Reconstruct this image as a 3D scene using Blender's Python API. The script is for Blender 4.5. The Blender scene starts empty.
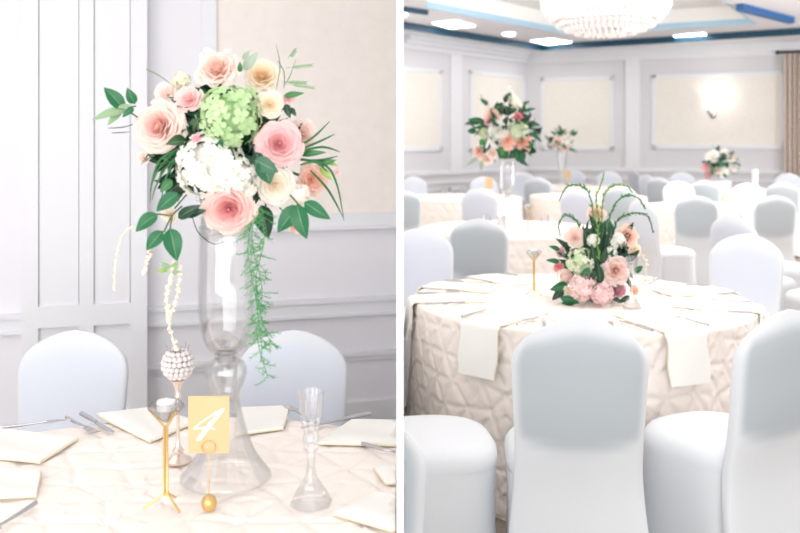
import bpy, bmesh, math, random
import numpy as np
from mathutils import Vector, Matrix, geometry

random.seed(7)
sc = bpy.context.scene
COL = bpy.context.collection
PI = math.pi

# ------------------------------------------------------------------ camera, world, light, exposure
F, CX, HOR, EYE = 900.0, 400.0, 139.0, 1.5
cam_data = bpy.data.cameras.new('camera')
cam = bpy.data.objects.new('camera', cam_data)
COL.objects.link(cam)
cam.location = (0, 0, EYE)
cam.rotation_euler = (PI / 2, 0, 0)
cam_data.sensor_fit = 'HORIZONTAL'
cam_data.sensor_width = 36.0
cam_data.lens = 36.0 * F / 800.0
cam_data.shift_y = -(266.5 - HOR) / 800.0
cam_data.clip_start = 0.05
cam_data.dof.use_dof = True
cam_data.dof.focus_distance = 2.55
cam_data.dof.aperture_fstop = (cam_data.lens / 1000.0) / 0.0115
sc.camera = cam

sc.view_settings.view_transform = 'Standard'
sc.view_settings.look = 'None'
sc.view_settings.gamma = 1.0
sc.view_settings.use_curve_mapping = False
sc.view_settings.exposure = 0.55

world = bpy.data.worlds.new('daylight')
sc.world = world
world.use_nodes = True
bg = world.node_tree.nodes['Background']
bg.inputs[0].default_value = (0.97, 0.985, 1.0, 1)
bg.inputs[1].default_value = 0.9


def area(name, loc, size, power, rot=(0, 0, 0), color=(1, 1, 1), size_y=None):
    l = bpy.data.lights.new(name, 'AREA')
    l.energy = power
    l.color = color
    l.size = size
    if size_y:
        l.shape = 'RECTANGLE'
        l.size_y = size_y
    o = bpy.data.objects.new(name, l)
    o.location = loc
    o.rotation_euler = rot
    COL.objects.link(o)
    return o


area('ceiling_lamp_near', (2.6, 4.2, 3.2), 3.0, 70, size_y=4.0, color=(1, 0.975, 0.95))
area('ceiling_lamp_far', (3.4, 9.4, 3.2), 4.0, 125, size_y=3.2, color=(1, 0.975, 0.95))
area('window_daylight', (9.0, 10.0, 1.8), 7.0, 380, rot=(0, PI / 2, 0), size_y=2.4, color=(0.94, 0.97, 1.0))
area('fill_behind_camera', (-0.9, -2.4, 1.7), 5.0, 122, rot=(PI / 2, 0, 0), size_y=2.6, color=(0.99, 1.0, 0.985))  # broad fill light added behind the camera to lift the fronts, no real window
area('side_room_fill', (-1.5, 1.9, 2.95), 2.6, 13, size_y=2.4, color=(1, 0.98, 0.96))  # soft overhead fill added to brighten the left room, no fixture there


def P(px, py, d):
    return Vector(((px - CX) / F * d, d, EYE - (py - HOR) / F * d))


# ------------------------------------------------------------------ colour and materials
def lin(c):
    return c / 12.92 if c <= 0.04045 else ((c + 0.055) / 1.055) ** 2.4


def rgb(r, g, b):
    return (lin(r / 255), lin(g / 255), lin(b / 255), 1.0)


def mat(name, color, rough=0.6, metal=0.0, attr=False, sheen=0.0, emit=None, estr=0.0, spec=0.5, bump=None, transl=0.0):
    m = bpy.data.materials.new(name)
    m.use_nodes = True
    nt = m.node_tree
    b = nt.nodes['Principled BSDF']
    b.inputs['Base Color'].default_value = color
    b.inputs['Roughness'].default_value = rough
    b.inputs['Metallic'].default_value = metal
    b.inputs['Specular IOR Level'].default_value = spec
    if sheen:
        b.inputs['Sheen Weight'].default_value = sheen
    if emit:
        b.inputs['Emission Color'].default_value = emit
        b.inputs['Emission Strength'].default_value = estr
    at = None
    if attr:
        at = nt.nodes.new('ShaderNodeAttribute')
        at.attribute_name = 'Col'
        nt.links.new(at.outputs['Color'], b.inputs['Base Color'])
    if bump:
        sc_, st, dist = bump
        tc = nt.nodes.new('ShaderNodeTexCoord')
        nz = nt.nodes.new('ShaderNodeTexNoise')
        nz.inputs['Scale'].default_value = sc_
        nz.inputs['Detail'].default_value = 3
        bp = nt.nodes.new('ShaderNodeBump')
        bp.inputs['Strength'].default_value = st
        bp.inputs['Distance'].default_value = dist
        nt.links.new(tc.outputs['Object'], nz.inputs['Vector'])
        nt.links.new(nz.outputs['Fac'], bp.inputs['Height'])
        nt.links.new(bp.outputs['Normal'], b.inputs['Normal'])
    if transl:
        tr = nt.nodes.new('ShaderNodeBsdfTranslucent')
        tr.inputs['Color'].default_value = color
        if at:
            nt.links.new(at.outputs['Color'], tr.inputs['Color'])
        mx = nt.nodes.new('ShaderNodeMixShader')
        mx.inputs[0].default_value = transl
        out = nt.nodes['Material Output']
        nt.links.new(b.outputs[0], mx.inputs[1])
        nt.links.new(tr.outputs[0], mx.inputs[2])
        nt.links.new(mx.outputs[0], out.inputs['Surface'])
    return m


def glass(name, tint=(0.999, 0.999, 0.999, 1), edge=0.97, gloss=0.04, blend=0.3, power=3.5):
    """thin clear glass: see-through face on, reflecting and darker towards its edge"""
    m = bpy.data.materials.new(name)
    m.use_nodes = True
    nt = m.node_tree
    for n in list(nt.nodes):
        if n.type != 'OUTPUT_MATERIAL':
            nt.nodes.remove(n)
    out = nt.nodes['Material Output']
    lw = nt.nodes.new('ShaderNodeLayerWeight')
    lw.inputs['Blend'].default_value = blend
    ramp = nt.nodes.new('ShaderNodeMix')
    ramp.data_type = 'RGBA'
    ramp.inputs[6].default_value = tint
    ramp.inputs[7].default_value = (edge * 0.97, edge * 0.99, edge, 1)
    tr = nt.nodes.new('ShaderNodeBsdfTransparent')
    gl = nt.nodes.new('ShaderNodeBsdfGlossy')
    gl.inputs['Roughness'].default_value = gloss
    mx = nt.nodes.new('ShaderNodeMixShader')
    mul = nt.nodes.new('ShaderNodeMath')
    mul.operation = 'MULTIPLY_ADD'
    mul.inputs[1].default_value = 0.42
    mul.inputs[2].default_value = 0.05
    pw = nt.nodes.new('ShaderNodeMath')
    pw.operation = 'POWER'
    pw.inputs[1].default_value = power
    nt.links.new(lw.outputs['Facing'], pw.inputs[0])
    nt.links.new(pw.outputs[0], ramp.inputs[0])
    nt.links.new(ramp.outputs[2], tr.inputs['Color'])
    nt.links.new(lw.outputs['Fresnel'], mul.inputs[0])
    nt.links.new(mul.outputs[0], mx.inputs[0])
    nt.links.new(tr.outputs[0], mx.inputs[1])
    nt.links.new(gl.outputs[0], mx.inputs[2])
    nt.links.new(mx.outputs[0], out.inputs['Surface'])
    return m


def wallpaper_mat(name, c1, c2, scale):
    m = mat(name, c1, 0.75)
    nt = m.node_tree
    b = nt.nodes['Principled BSDF']
    tc = nt.nodes.new('ShaderNodeTexCoord')
    v = nt.nodes.new('ShaderNodeTexVoronoi')
    v.inputs['Scale'].default_value = scale
    n = nt.nodes.new('ShaderNodeTexNoise')
    n.inputs['Scale'].default_value = scale * 2.5
    cr = nt.nodes.new('ShaderNodeMix')
    cr.data_type = 'RGBA'
    cr.inputs[6].default_value = c1
    cr.inputs[7].default_value = c2
    mu = nt.nodes.new('ShaderNodeMath')
    mu.operation = 'MULTIPLY'
    nt.links.new(tc.outputs['Object'], v.inputs['Vector'])
    nt.links.new(tc.outputs['Object'], n.inputs['Vector'])
    nt.links.new(v.outputs['Distance'], mu.inputs[0])
    nt.links.new(n.outputs['Fac'], mu.inputs[1])
    nt.links.new(mu.outputs[0], cr.inputs[0])
    nt.links.new(cr.outputs[2], b.inputs['Base Color'])
    return m


M = {}
M['white_paint'] = mat('white_paint', rgb(235, 236, 240), 0.5)
M['divider'] = mat('divider_white', rgb(250, 250, 250), 0.6)
M['lilac_wall'] = mat('lilac_grey_wall', rgb(238, 237, 242), 0.7, bump=(60, 0.1, 0.002))
M['grey_wall'] = mat('grey_wall', rgb(224, 222, 226), 0.7, bump=(60, 0.1, 0.002))
M['cream_paper'] = wallpaper_mat('cream_wallpaper', rgb(248, 241, 235), rgb(240, 231, 224), 14)
M['beige_paper'] = wallpaper_mat('beige_wallpaper', rgb(244, 239, 232), rgb(232, 225, 215), 22)
M['ceiling'] = mat('ceiling_paint', rgb(236, 233, 235), 0.8)
M['teal'] = mat('teal_band', rgb(0, 66, 92), 0.5)
M['blue'] = mat('blue_band', rgb(6, 84, 142), 0.5)
M['pale_blue'] = mat('pale_blue_band', rgb(176, 208, 228), 0.6)
M['tray_white'] = mat('tray_white', rgb(250, 249, 246), 0.7)
M['carpet'] = wallpaper_mat('carpet', rgb(150, 136, 122), rgb(120, 108, 98), 30)
M['lamp'] = mat('lamp_glow', (1, 1, 1, 1), 0.5, emit=(1, 0.98, 0.95, 1), estr=7.0)
M['shade_glow'] = mat('shade_glow', (1, 1, 1, 1), 0.5, emit=(1, 0.96, 0.9, 1), estr=1.3)
M['spandex'] = mat('white_spandex', rgb(235, 237, 240), 0.65, attr=True, sheen=0.2, bump=(900, 0.08, 0.001), transl=0.12)
M['cloth'] = mat('blush_cloth', rgb(249, 239, 231), 0.7, sheen=0.2, bump=(420, 0.12, 0.0015))
M['napkin'] = mat('ivory_napkin', rgb(244, 242, 237), 0.8, bump=(700, 0.15, 0.001))
M['hem'] = mat('cream_hem', rgb(255, 242, 214), 0.7, transl=0.3)
M['steel'] = mat('brushed_steel', rgb(188, 187, 190), 0.35, 0.7)
M['silver'] = mat('silver', rgb(205, 200, 200), 0.2, 1.0)
M['rosesilver'] = mat('pale_champagne_metal', rgb(232, 216, 205), 0.25, 0.85)
M['gold'] = mat('gold', rgb(222, 186, 122), 0.32, 0.8)
M['goldcard'] = mat('gold_card', rgb(200, 174, 130), 0.5, 0.1, bump=(500, 0.1, 0.001))
M['ink'] = mat('white_ink', rgb(252, 252, 252), 0.5)
M['glass'] = glass('clear_glass')
M['crystal'] = glass('cut_crystal', (0.985, 0.985, 0.99, 1), 0.86, 0.03, 0.45)
M['bead'] = mat('bead_crystal', rgb(218, 210, 210), 0.08, 0.0, spec=0.9)
M['diamond'] = glass('diamond_glass', (0.95, 0.955, 0.96, 1), 0.68, 0.02, 0.6, 1.3)
M['wax'] = mat('white_wax', rgb(246, 246, 250), 0.5)
M['petal'] = mat('petal', rgb(240, 200, 190), 0.6, attr=True, transl=0.3)
M['leaf'] = mat('leaf', rgb(40, 110, 60), 0.45, attr=True, transl=0.12)
M['stem'] = mat('stem', rgb(80, 110, 60), 0.6)
M['twig'] = mat('brown_twig', rgb(110, 90, 70), 0.7)
M['berry'] = mat('cream_berry', rgb(240, 226, 204), 0.6)
M['curtain'] = wallpaper_mat('curtain_fabric', rgb(228, 214, 204), rgb(188, 170, 158), 18)
M['rod'] = mat('black_rod', rgb(36, 36, 40), 0.4, 0.6)
M['foam'] = mat('green_foam', rgb(40, 70, 45), 0.9)


# ------------------------------------------------------------------ mesh helpers
class MB:
    def __init__(self):
        self.V, self.F, self.C, self.MI = [], [], [], []

    def add(self, verts, faces, col=(1, 1, 1, 1), mi=0):
        b = len(self.V)
        self.V += [tuple(v) for v in verts]
        if isinstance(col, list):
            self.C += col
        else:
            self.C += [col] * len(verts)
        for f in faces:
            self.F.append(tuple(i + b for i in f))
            self.MI.append(mi)

    def box(self, c, s, rot=None, **k):
        cx, cy, cz = c
        hx, hy, hz = s[0] / 2, s[1] / 2, s[2] / 2
        vs = [Vector((x, y, z)) for x in (-hx, hx) for y in (-hy, hy) for z in (-hz, hz)]
        if rot is not None:
            vs = [rot @ v for v in vs]
        vs = [v + Vector(c) for v in vs]
        self.add(vs, [(0, 1, 3, 2), (4, 6, 7, 5), (0, 4, 5, 1), (2, 3, 7, 6), (0, 2, 6, 4), (1, 5, 7, 3)], **k)

    def lathe(self, prof, n=32, c=(0, 0, 0), cap=(False, False), **k):
        vs, fs = [], []
        for r, z in prof:
            for i in range(n):
                a = 2 * PI * i / n
                vs.append((c[0] + r * math.cos(a), c[1] + r * math.sin(a), c[2] + z))
        for j in range(len(prof) - 1):
            for i in range(n):
                i2 = (i + 1) % n
                fs.append((j * n + i, j * n + i2, (j + 1) * n + i2, (j + 1) * n + i))
        if cap[0]:
            fs.append(tuple(reversed(range(n))))
        if cap[1]:
            o = (len(prof) - 1) * n
            fs.append(tuple(o + i for i in range(n)))
        self.add(vs, fs, **k)

    def sphere(self, c, r, nu=12, nv=8, sq=(1, 1, 1), **k):
        prof = []
        vs, fs = [], []
        for j in range(nv + 1):
            t = PI * j / nv
            for i in range(nu):
                a = 2 * PI * i / nu
                vs.append((c[0] + r * sq[0] * math.sin(t) * math.cos(a), c[1] + r * sq[1] * math.sin(t) * math.sin(a), c[2] - r * sq[2] * math.cos(t)))
        for j in range(nv):
            for i in range(nu):
                i2 = (i + 1) % nu
                fs.append((j * nu + i, j * nu + i2, (j + 1) * nu + i2, (j + 1) * nu + i))
        self.add(vs, fs, **k)

    def tube(self, pts, rad, n=8, cap=True, closed=False, **k):
        pts = [Vector(p) for p in pts]
        if not isinstance(rad, (list, tuple)):
            rad = [rad] * len(pts)
        vs, fs = [], []
        up = None
        m = len(pts)
        for i, p in enumerate(pts):
            if closed:
                t = pts[(i + 1) % m] - pts[i - 1]
            else:
                t = pts[min(i + 1, m - 1)] - pts[max(i - 1, 0)]
            if t.length < 1e-9:
                t = Vector((0, 0, 1))
            t.normalize()
            if up is None:
                up = t.orthogonal().normalized()
            else:
                up = up - t * up.dot(t)
                if up.length < 1e-6:
                    up = t.orthogonal()
                up.normalize()
            sd = t.cross(up)
            for q in range(n):
                a = 2 * PI * q / n
                vs.append(p + (up * math.cos(a) + sd * math.sin(a)) * rad[i])
        for j in range(m if closed else m - 1):
            j2 = (j + 1) % m
            for q in range(n):
                q2 = (q + 1) % n
                fs.append((j * n + q, j * n + q2, j2 * n + q2, j2 * n + q))
        if cap and not closed:
            fs.append(tuple(reversed(range(n))))
            fs.append(tuple((m - 1) * n + q for q in range(n)))
        self.add(vs, fs, **k)

    def prism(self, poly, z0, z1, **k):
        n = len(poly)
        vs = [(x, y, z0) for x, y in poly] + [(x, y, z1) for x, y in poly]
        fs = [tuple(reversed(range(n))), tuple(range(n, 2 * n))]
        for i in range(n):
            j = (i + 1) % n
            fs.append((i, j, n + j, n + i))
        self.add(vs, fs, **k)

    def build(self, name, mats, parent=None, loc=None, smooth=True, attr=False, fix=True):
        me = bpy.data.meshes.new(name)
        me.from_pydata(self.V, [], self.F)
        if not isinstance(mats, (list, tuple)):
            mats = [mats]
        for m in mats:
            me.materials.append(m)
        if len(mats) > 1:
            me.polygons.foreach_set('material_index', self.MI)
        if attr:
            ca = me.color_attributes.new('Col', 'FLOAT_COLOR', 'POINT')
            ca.data.foreach_set('color', np.array(self.C, dtype=np.float32).ravel())
        if fix:
            bm = bmesh.new()
            bm.from_mesh(me)
            bmesh.ops.recalc_face_normals(bm, faces=bm.faces)
            bm.to_mesh(me)
            bm.free()
        if smooth:
            me.polygons.foreach_set('use_smooth', [True] * len(me.polygons))
            if smooth != 'all':
                me.set_sharp_from_angle(angle=math.radians(42))
        o = bpy.data.objects.new(name, me)
        COL.objects.link(o)
        if parent:
            o.parent = parent
        if loc is not None:
            o.location = loc
        return o


def tag(o, label=None, cat=None, group=None, kind=None):
    if label:
        o['label'] = label
    if cat:
        o['category'] = cat
    if group:
        o['group'] = group
    if kind:
        o['kind'] = kind
    return o


def thing(name, label, cat, loc=(0, 0, 0), rz=0.0, group=None, scale=1.0):
    o = bpy.data.objects.new(name, None)
    o.empty_display_size = 0.05
    COL.objects.link(o)
    o.location = loc
    o.rotation_euler = (0, 0, rz)
    o.scale = (scale,) * 3
    return tag(o, label, cat, group)


def dup(root, loc, rz, label, group=None, scale=1.0):
    r = root.copy()
    COL.objects.link(r)
    r.location = loc
    r.rotation_euler = (0, 0, rz)
    r.scale = (scale,) * 3
    r['label'] = label
    if group:
        r['group'] = group
    for ch in list(root.children):
        c = ch.copy()
        COL.objects.link(c)
        c.parent = r
        for g in list(ch.children):
            d = g.copy()
            COL.objects.link(d)
            d.parent = c
    return r


def world_of(o):
    m = o.matrix_basis.copy()
    p = o.parent
    while p:
        m = p.matrix_basis @ m
        p = p.parent
    return m


def clip(o, side, lim=0.009):
    """trim everything that would pass through the dividing wall. side +1 keeps x > lim, -1 keeps x < -lim"""
    objs = [o] + list(o.children) + [g for c in o.children for g in c.children]
    for q in objs:
        if q.type != 'MESH':
            continue
        m = world_of(q)
        xs = [(m @ v.co).x for v in q.data.vertices]
        if side > 0 and min(xs) >= lim or side < 0 and max(xs) <= -lim:
            continue
        if side > 0 and max(xs) < lim or side < 0 and min(xs) > -lim:
            bpy.data.objects.remove(q)
            continue
        q.data = q.data.copy()
        inv = m.inverted()
        co = inv @ Vector((side * lim, 0, 0))
        no = (m.to_3x3().transposed() @ Vector((1, 0, 0))).normalized()
        bm = bmesh.new()
        bm.from_mesh(q.data)
        r = bmesh.ops.bisect_plane(bm, geom=bm.verts[:] + bm.edges[:] + bm.faces[:], plane_co=co, plane_no=no,
                                   clear_inner=side > 0, clear_outer=side < 0)
        ed = [e for e in r['geom_cut'] if isinstance(e, bmesh.types.BMEdge) and e.is_valid]
        try:
            bmesh.ops.holes_fill(bm, edges=ed)
        except Exception:
            pass
        bm.to_mesh(q.data)
        bm.free()


def struct(name, mb, m, parent=None, smooth=False, **k):
    o = mb.build(name, m, parent, smooth=smooth, **k)
    if parent is None:
        o['kind'] = 'structure'
    return o


# ------------------------------------------------------------------ the shell
class Wall:
    """a wall line; the room lies on the side its normal points to"""

    def __init__(self, A, B, flip=1):
        self.A = Vector(A)
        self.d = (Vector(B) - self.A).normalized()
        self.n = Vector((self.d.y, -self.d.x)) * flip
        self.L = (Vector(B) - self.A).length

    def t(self, px):
        k = (px - CX) / F      # ray x = k*y
        # A.x + t dx = k (A.y + t dy)
        return (k * self.A.y - self.A.x) / (self.d.x - k * self.d.y)

    def depth(self, px):
        return self.A.y + self.t(px) * self.d.y

    def z(self, px, py):
        return EYE - (py - HOR) / F * self.depth(px)

    def slab(self, mb, t0, t1, z0, z1, p0, p1, **k):
        vs = []
        for t in (t0, t1):
            for p in (p0, p1):
                q = self.A + self.d * t + self.n * p
                for z in (z0, z1):
                    vs.append((q.x, q.y, z))
        mb.add(vs, [(0, 1, 3, 2), (4, 6, 7, 5), (0, 4, 5, 1), (2, 3, 7, 6), (0, 2, 6, 4), (1, 5, 7, 3)], **k)

    def at(self, px, z, p=0.0):
        q = self.A + self.d * self.t(px) + self.n * p
        return Vector((q.x, q.y, z))


TH = 0.0058      # half thickness of the dividing wall
DIV_Y0 = 1.6
# floor and ceilings
mb = MB(); mb.box((3, 8.2, -0.05), (14, 22, 0.1)); struct('floor', mb, M['carpet'])
mb = MB(); mb.box((0, (DIV_Y0 + 15.24) / 2, 1.66), (2 * TH, 15.24 - DIV_Y0, 3.32)); struct('wall_divider', mb, M['divider'])

# left room
LW = Wall((-3.6, 4.45 - (3.6 - 1.236) * 0.35 / 1.22), (-0.0075, 4.8))
ZB = lambda py: EYE - (py - HOR) / F * 4.78
mb = MB(); LW.slab(mb, -0.3, LW.L, 0, 2.98, -0.1, 0); struct('wall_left_room', mb, M['lilac_wall'])
mb = MB(); mb.box((-3.72, 1.35, 1.49), (0.1, 4.5, 2.98)); struct('wall_light_block', mb, M['lilac_wall'])  # unseen wall added to block world light from the open left side
mb = MB(); mb.box((-2.01, 1.1, 3.03), (4.0, 7.4, 0.1)); struct('ceiling_left_room', mb, M['ceiling'])
tE = LW.L - 0.002
n_trim = [0]


def trim(mb, m=None, parent=None):
    n_trim[0] += 1
    return struct('trim_%d' % n_trim[0], mb, m or M['white_paint'], parent)


# mouldings of the left room wall
mb = MB()
for (t0, t1) in ((LW.t(-60), LW.t(26)), (LW.t(146), tE)):
    LW.slab(mb, t0, t1, ZB(311), ZB(296), 0, 0.025)
    LW.slab(mb, t0, t1, ZB(299), ZB(295), 0, 0.04)
    LW.slab(mb, t0, t1, ZB(313), ZB(310), 0, 0.035)
trim(mb)
mb = MB(); LW.slab(mb, LW.t(147), tE, ZB(353), ZB(349), 0, 0.03); LW.slab(mb, LW.t(147), tE, ZB(358), ZB(353), 0, 0.015); trim(mb)
mb = MB(); LW.slab(mb, LW.t(147), tE, 0, 0.12, 0, 0.02); LW.slab(mb, LW.t(-60), LW.t(24), 0, 0.12, 0, 0.02); struct('baseboard_left_room', mb, M['white_paint'])
# framed wallpaper panel
mb = MB()
LW.slab(mb, LW.t(201), LW.t(216), ZB(226), 2.7, 0, 0.03)
LW.slab(mb, LW.t(201), tE, ZB(226), ZB(212), 0, 0.03)
LW.slab(mb, LW.t(199), tE, ZB(227.5), ZB(224), 0, 0.045)
LW.slab(mb, LW.t(201), tE, 2.64, 2.7, 0, 0.03)
fr = trim(mb)
mb = MB(); LW.slab(mb, LW.t(216), tE, ZB(212), 2.64, 0, 0.008)
struct('wallpaper_panel', mb, M['cream_paper'], fr)
# panelled white pilaster
mb = MB()
a, b = LW.t(25), LW.t(147)
LW.slab(mb, a, b, 0, 2.98, 0, 0.10)
for (p0, p1) in ((25, 41), (81, 95), (131, 147)):
    LW.slab(mb, LW.t(p0), LW.t(p1), 0, 2.98, 0.10, 0.125)
ZP = lambda py: LW.z(86, py)
for (p0, p1) in ((41, 81), (95, 131)):
    LW.slab(mb, LW.t(p0), LW.t(p1), ZP(321), ZP(300), 0.10, 0.125)
    LW.slab(mb, LW.t(p0), LW.t(p1), 0, 0.2, 0.10, 0.125)
    LW.slab(mb, LW.t(p0 + 1), LW.t(p1 - 1), ZP(300), 2.98, 0.10, 0.114)
trim(mb)
# right room: two walls meeting in a far corner
C0 = (2.6, 18.4)
SW = Wall((0.0075, 15.25), C0)            # side wall, towards the corner
BW = Wall(C0, (2.6 + 4.63 * 1.45, 18.4 - 2 * 1.45))
zs = lambda px, py: SW.z(px, py)
zb = lambda px, py: BW.z(px, py)
mb = MB(); SW.slab(mb, 0, SW.L + 0.05, 0, 3.6, -0.12, 0); struct('wall_side', mb, M['grey_wall'])
mb = MB(); BW.slab(mb, 0, BW.L, 0, 3.6, -0.12, 0); struct('wall_back', mb, M['grey_wall'])
RAIL0, RAIL1 = 0.86, 0.93
for W, t0, t1 in ((SW, 0.0, SW.L), (BW, 0.0, BW.L)):
    mb = MB()
    W.slab(mb, t0, t1, 3.04, 3.25, 0, 0.06)
    W.slab(mb, t0, t1, 3.12, 3.25, 0.06, 0.14)
    W.slab(mb, t0, t1, 3.19, 3.25, 0.14, 0.22)
    trim(mb)
    mb = MB()
    W.slab(mb, t0, t1, RAIL0, RAIL1, 0, 0.05)
    W.slab(mb, t0, t1, 0.70, 0.74, 0, 0.03)
    trim(mb)
    mb = MB(); W.slab(mb, t0, t1, 0, 0.15, 0, 0.03); struct('baseboard_side' if W is SW else 'baseboard_back', mb, M['white_paint'])


def framed(W, x0, x1, z0, z1, t0=None):
    ta = W.t(x0) if t0 is None else t0
    tb = W.t(x1)
    fw = 0.075
    mb = MB()
    W.slab(mb, ta, tb, z0, z0 + fw, 0, 0.03)
    W.slab(mb, ta, tb, z1 - fw, z1, 0, 0.03)
    if t0 is None:
        W.slab(mb, ta, ta + fw, z0, z1, 0, 0.03)
    W.slab(mb, tb - fw, tb, z0, z1, 0, 0.03)
    f = trim(mb)
    mb = MB(); W.slab(mb, ta + (fw if t0 is None else 0), tb - fw, z0 + fw, z1 - fw, 0, 0.012)
    struct('wallpaper_panel', mb, M['beige_paper'], f)


framed(SW, 0, 441, zs(430, 151), zs(420, 68), t0=0.0)
framed(SW, 469, 523, zs(496, 151), zs(496, 73))
framed(BW, 541, 614, zb(577, 150), zb(577, 77))
framed(BW, 652, 786, zb(719, 149), zb(719, 73))
mb = MB(); SW.slab(mb, SW.t(449), SW.t(460), RAIL1, 3.04, 0, 0.05); trim(mb)
mb = MB(); BW.slab(mb, BW.t(626), BW.t(640), RAIL1, 3.04, 0, 0.05); trim(mb)
# small dado frames
mb = MB()
for (x0, x1) in ((404, 420), (425, 441), (449, 460), (468, 492)):
    z1, z0 = 0.62, 0.2
    ta, tb = max(SW.t(x0), 0.02), SW.t(x1)
    for (q0, q1, y0, y1) in ((ta, tb, z1 - 0.05, z1), (ta, tb, z0, z0 + 0.05), (ta, ta + 0.04, z0, z1), (tb - 0.04, tb, z0, z1)):
        SW.slab(mb, q0, q1, y0, y1, 0, 0.025)
trim(mb)

# stepped ceiling of the right room
soff = [(0.0078, 14.02), (2.74, 17.5), (6.55, 14.86), (9.3, 12.95)]
inner = soff + [(9.3, -2.5), (0.0078, -2.5)]
tray = [(0.36, 12.56), (2.95, 15.8), (5.67, 14.3), (3.55, 10.6), (0.36, 10.6)]
mb = MB()
tri = geometry.tessellate_polygon([[Vector((x, y, 0)) for x, y in inner], [Vector((x, y, 0)) for x, y in tray]])
allp = inner + tray
mb.add([(x, y, 3.33) for x, y in allp], [tuple(t) for t in tri])
struct('ceiling', mb, M['ceiling'])
mb = MB()
outer = [(0.0078, 15.25), C0, (9.3, 15.5), (9.3, 12.95)]
mb.prism([soff[0], soff[1], C0, (0.0078, 15.25)], 3.25, 3.42)
mb.prism([soff[1], soff[2], soff[3], (9.3, 15.5), C0], 3.25, 3.42)
struct('ceiling_soffit', mb, M['white_paint'])
mb = MB()


def strip(mb, pts, z0, z1, off):
    """thin upright band on the room side of a polyline"""
    for (p, q) in zip(pts[:-1], pts[1:]):
        p, q = Vector(p), Vector(q)
        d = (q - p).normalized()
        n = Vector((d.y, -d.x)) * off
        vs = []
        for w in (p, p + n, q + n, q):
            vs += [(w.x, w.y, z0), (w.x, w.y, z1)]
        mb.add(vs, [(0, 1, 3, 2), (2, 3, 5, 4), (4, 5, 7, 6), (6, 7, 1, 0), (0, 2, 4, 6), (1, 7, 5, 3)])


strip(mb, soff, 3.215, 3.329, 0.03); trim(mb, M['teal'])
mb = MB()
for z, e in ((3.33, 0.0),):
    pass
cyc = tray[:3]
strip(mb, tray[:4], 3.325, 3.42, 0.03); trim(mb, M['pale_blue'])
mb = MB()
n = len(tray)
vs = [(x, y, 3.40) for x, y in tray] + [(x * 0.93 + 0.19, y * 0.93 + 0.91, 3.62) for x, y in tray]
fs = [(i, (i + 1) % n, n + (i + 1) % n, n + i) for i in range(n)] + [tuple(range(n, 2 * n))]
mb.add(vs, fs)
struct('ceiling_tray', mb, M['tray_white'])
# blue beams at the top corners of the view
mb = MB(); strip(mb, [(4.55, 12.2), (5.85, 13.57)], 3.235, 3.33, 0.10); trim(mb, M['blue'])
mb = MB(); strip(mb, [(0.0078, 12.45), (0.36, 12.8)], 3.26, 3.33, 0.06); trim(mb, M['teal'])


# ------------------------------------------------------------------ lamps of the right room
def ceiling_light(label, pts, zc=3.33):
    """flat lit ceiling panel given by its four corners on the ceiling"""
    ps = []
    for (px, py) in pts:
        d = (zc - EYE) * F / (HOR - py)
        ps.append(((px - CX) / F * d, d))
    cx = sum(p[0] for p in ps) / len(ps)
    cy = sum(p[1] for p in ps) / len(ps)
    t = thing('ceiling_light', label, 'ceiling light', (cx, cy, zc), group='recessed ceiling lights')
    loc = [((x - cx), (y - cy)) for x, y in ps]
    mb = MB(); mb.prism([(x * 1.06, y * 1.06) for x, y in loc], -0.012, -0.001); mb.build('frame', M['white_paint'], t, smooth=False)
    mb = MB(); mb.prism([(x * 0.97, y * 0.97) for x, y in loc], -0.022, -0.0125); mb.build('diffuser', M['lamp'], t, smooth=False)
    return t


ceiling_light('large lit square ceiling panel above the side wall pilaster', [(432, 22), (450, 27.5), (476, 25), (456, 19.5)])
ceiling_light('lit ceiling panel near the far corner of the blue band', [(530, 40), (548, 44), (572, 41.5), (552, 38)])
ceiling_light('small round lit downlight between the two larger ceiling panels', [(509 + 6.5 * math.cos(a), 33.2 + 1.5 * math.sin(a)) for a in [2 * PI * i / 14 for i in range(14)]])
ceiling_light('lit ceiling panel beyond the right side of the chandelier', [(673, 35), (676, 36.5), (708, 34.5), (704, 32)])
ceiling_light('lit ceiling lamp at the edge of the dividing wall, partly cut off', [(401.5, 12), (401.5, 15), (406, 15.2), (407, 12.5)])

# chandelier
ch = thing('chandelier', 'large bright tiered crystal chandelier under the ceiling tray', 'chandelier', (2.53, 11.1, 2.74))
mb = MB(); mb.tube([(0, 0, 0.25), (0, 0, 0.88)], 0.025); mb.lathe([(0.0, 0.88), (0.12, 0.88), (0.1, 0.82), (0.0, 0.82)], 24); mb.build('stem', M['silver'], ch)
for rr, zz in ((0.74, 0.40), (0.60, 0.22), (0.36, 0.08)):
    mb = MB(); mb.tube([(rr * math.cos(2 * PI * i / 48), rr * math.sin(2 * PI * i / 48), zz) for i in range(48)], 0.012, closed=True); mb.build('ring', M['silver'], ch)
mcr = mat('lit_crystal', rgb(236, 226, 223), 0.12, emit=(1, 0.97, 0.94, 1), estr=0.1)
mb = MB()
for k in range(9):
    f = k / 8
    rr = 0.78 * math.sin(0.12 + f * 1.45)
    zz = 0.42 * (1 - math.cos(f * PI / 2)) + 0.02
    nn = max(6, int(rr * 90))
    for i in range(nn):
        a = 2 * PI * (i + 0.5 * (k % 2)) / nn
        x, y = rr * math.cos(a), rr * math.sin(a)
        s = 0.024
        h = 0.10 if k > 4 else 0.06
        vs = [(x, y, zz + h), (x + s, y, zz + h * 0.4), (x, y + s, zz + h * 0.4), (x - s, y, zz + h * 0.4), (x, y - s, zz + h * 0.4), (x, y, zz - 0.02)]
        mb.add(vs, [(0, 1, 2), (0, 2, 3), (0, 3, 4), (0, 4, 1), (5, 2, 1), (5, 3, 2), (5, 4, 3), (5, 1, 4)])
o = mb.build('crystal_drops', mcr, ch, smooth=False); o['kind'] = 'stuff'
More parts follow.
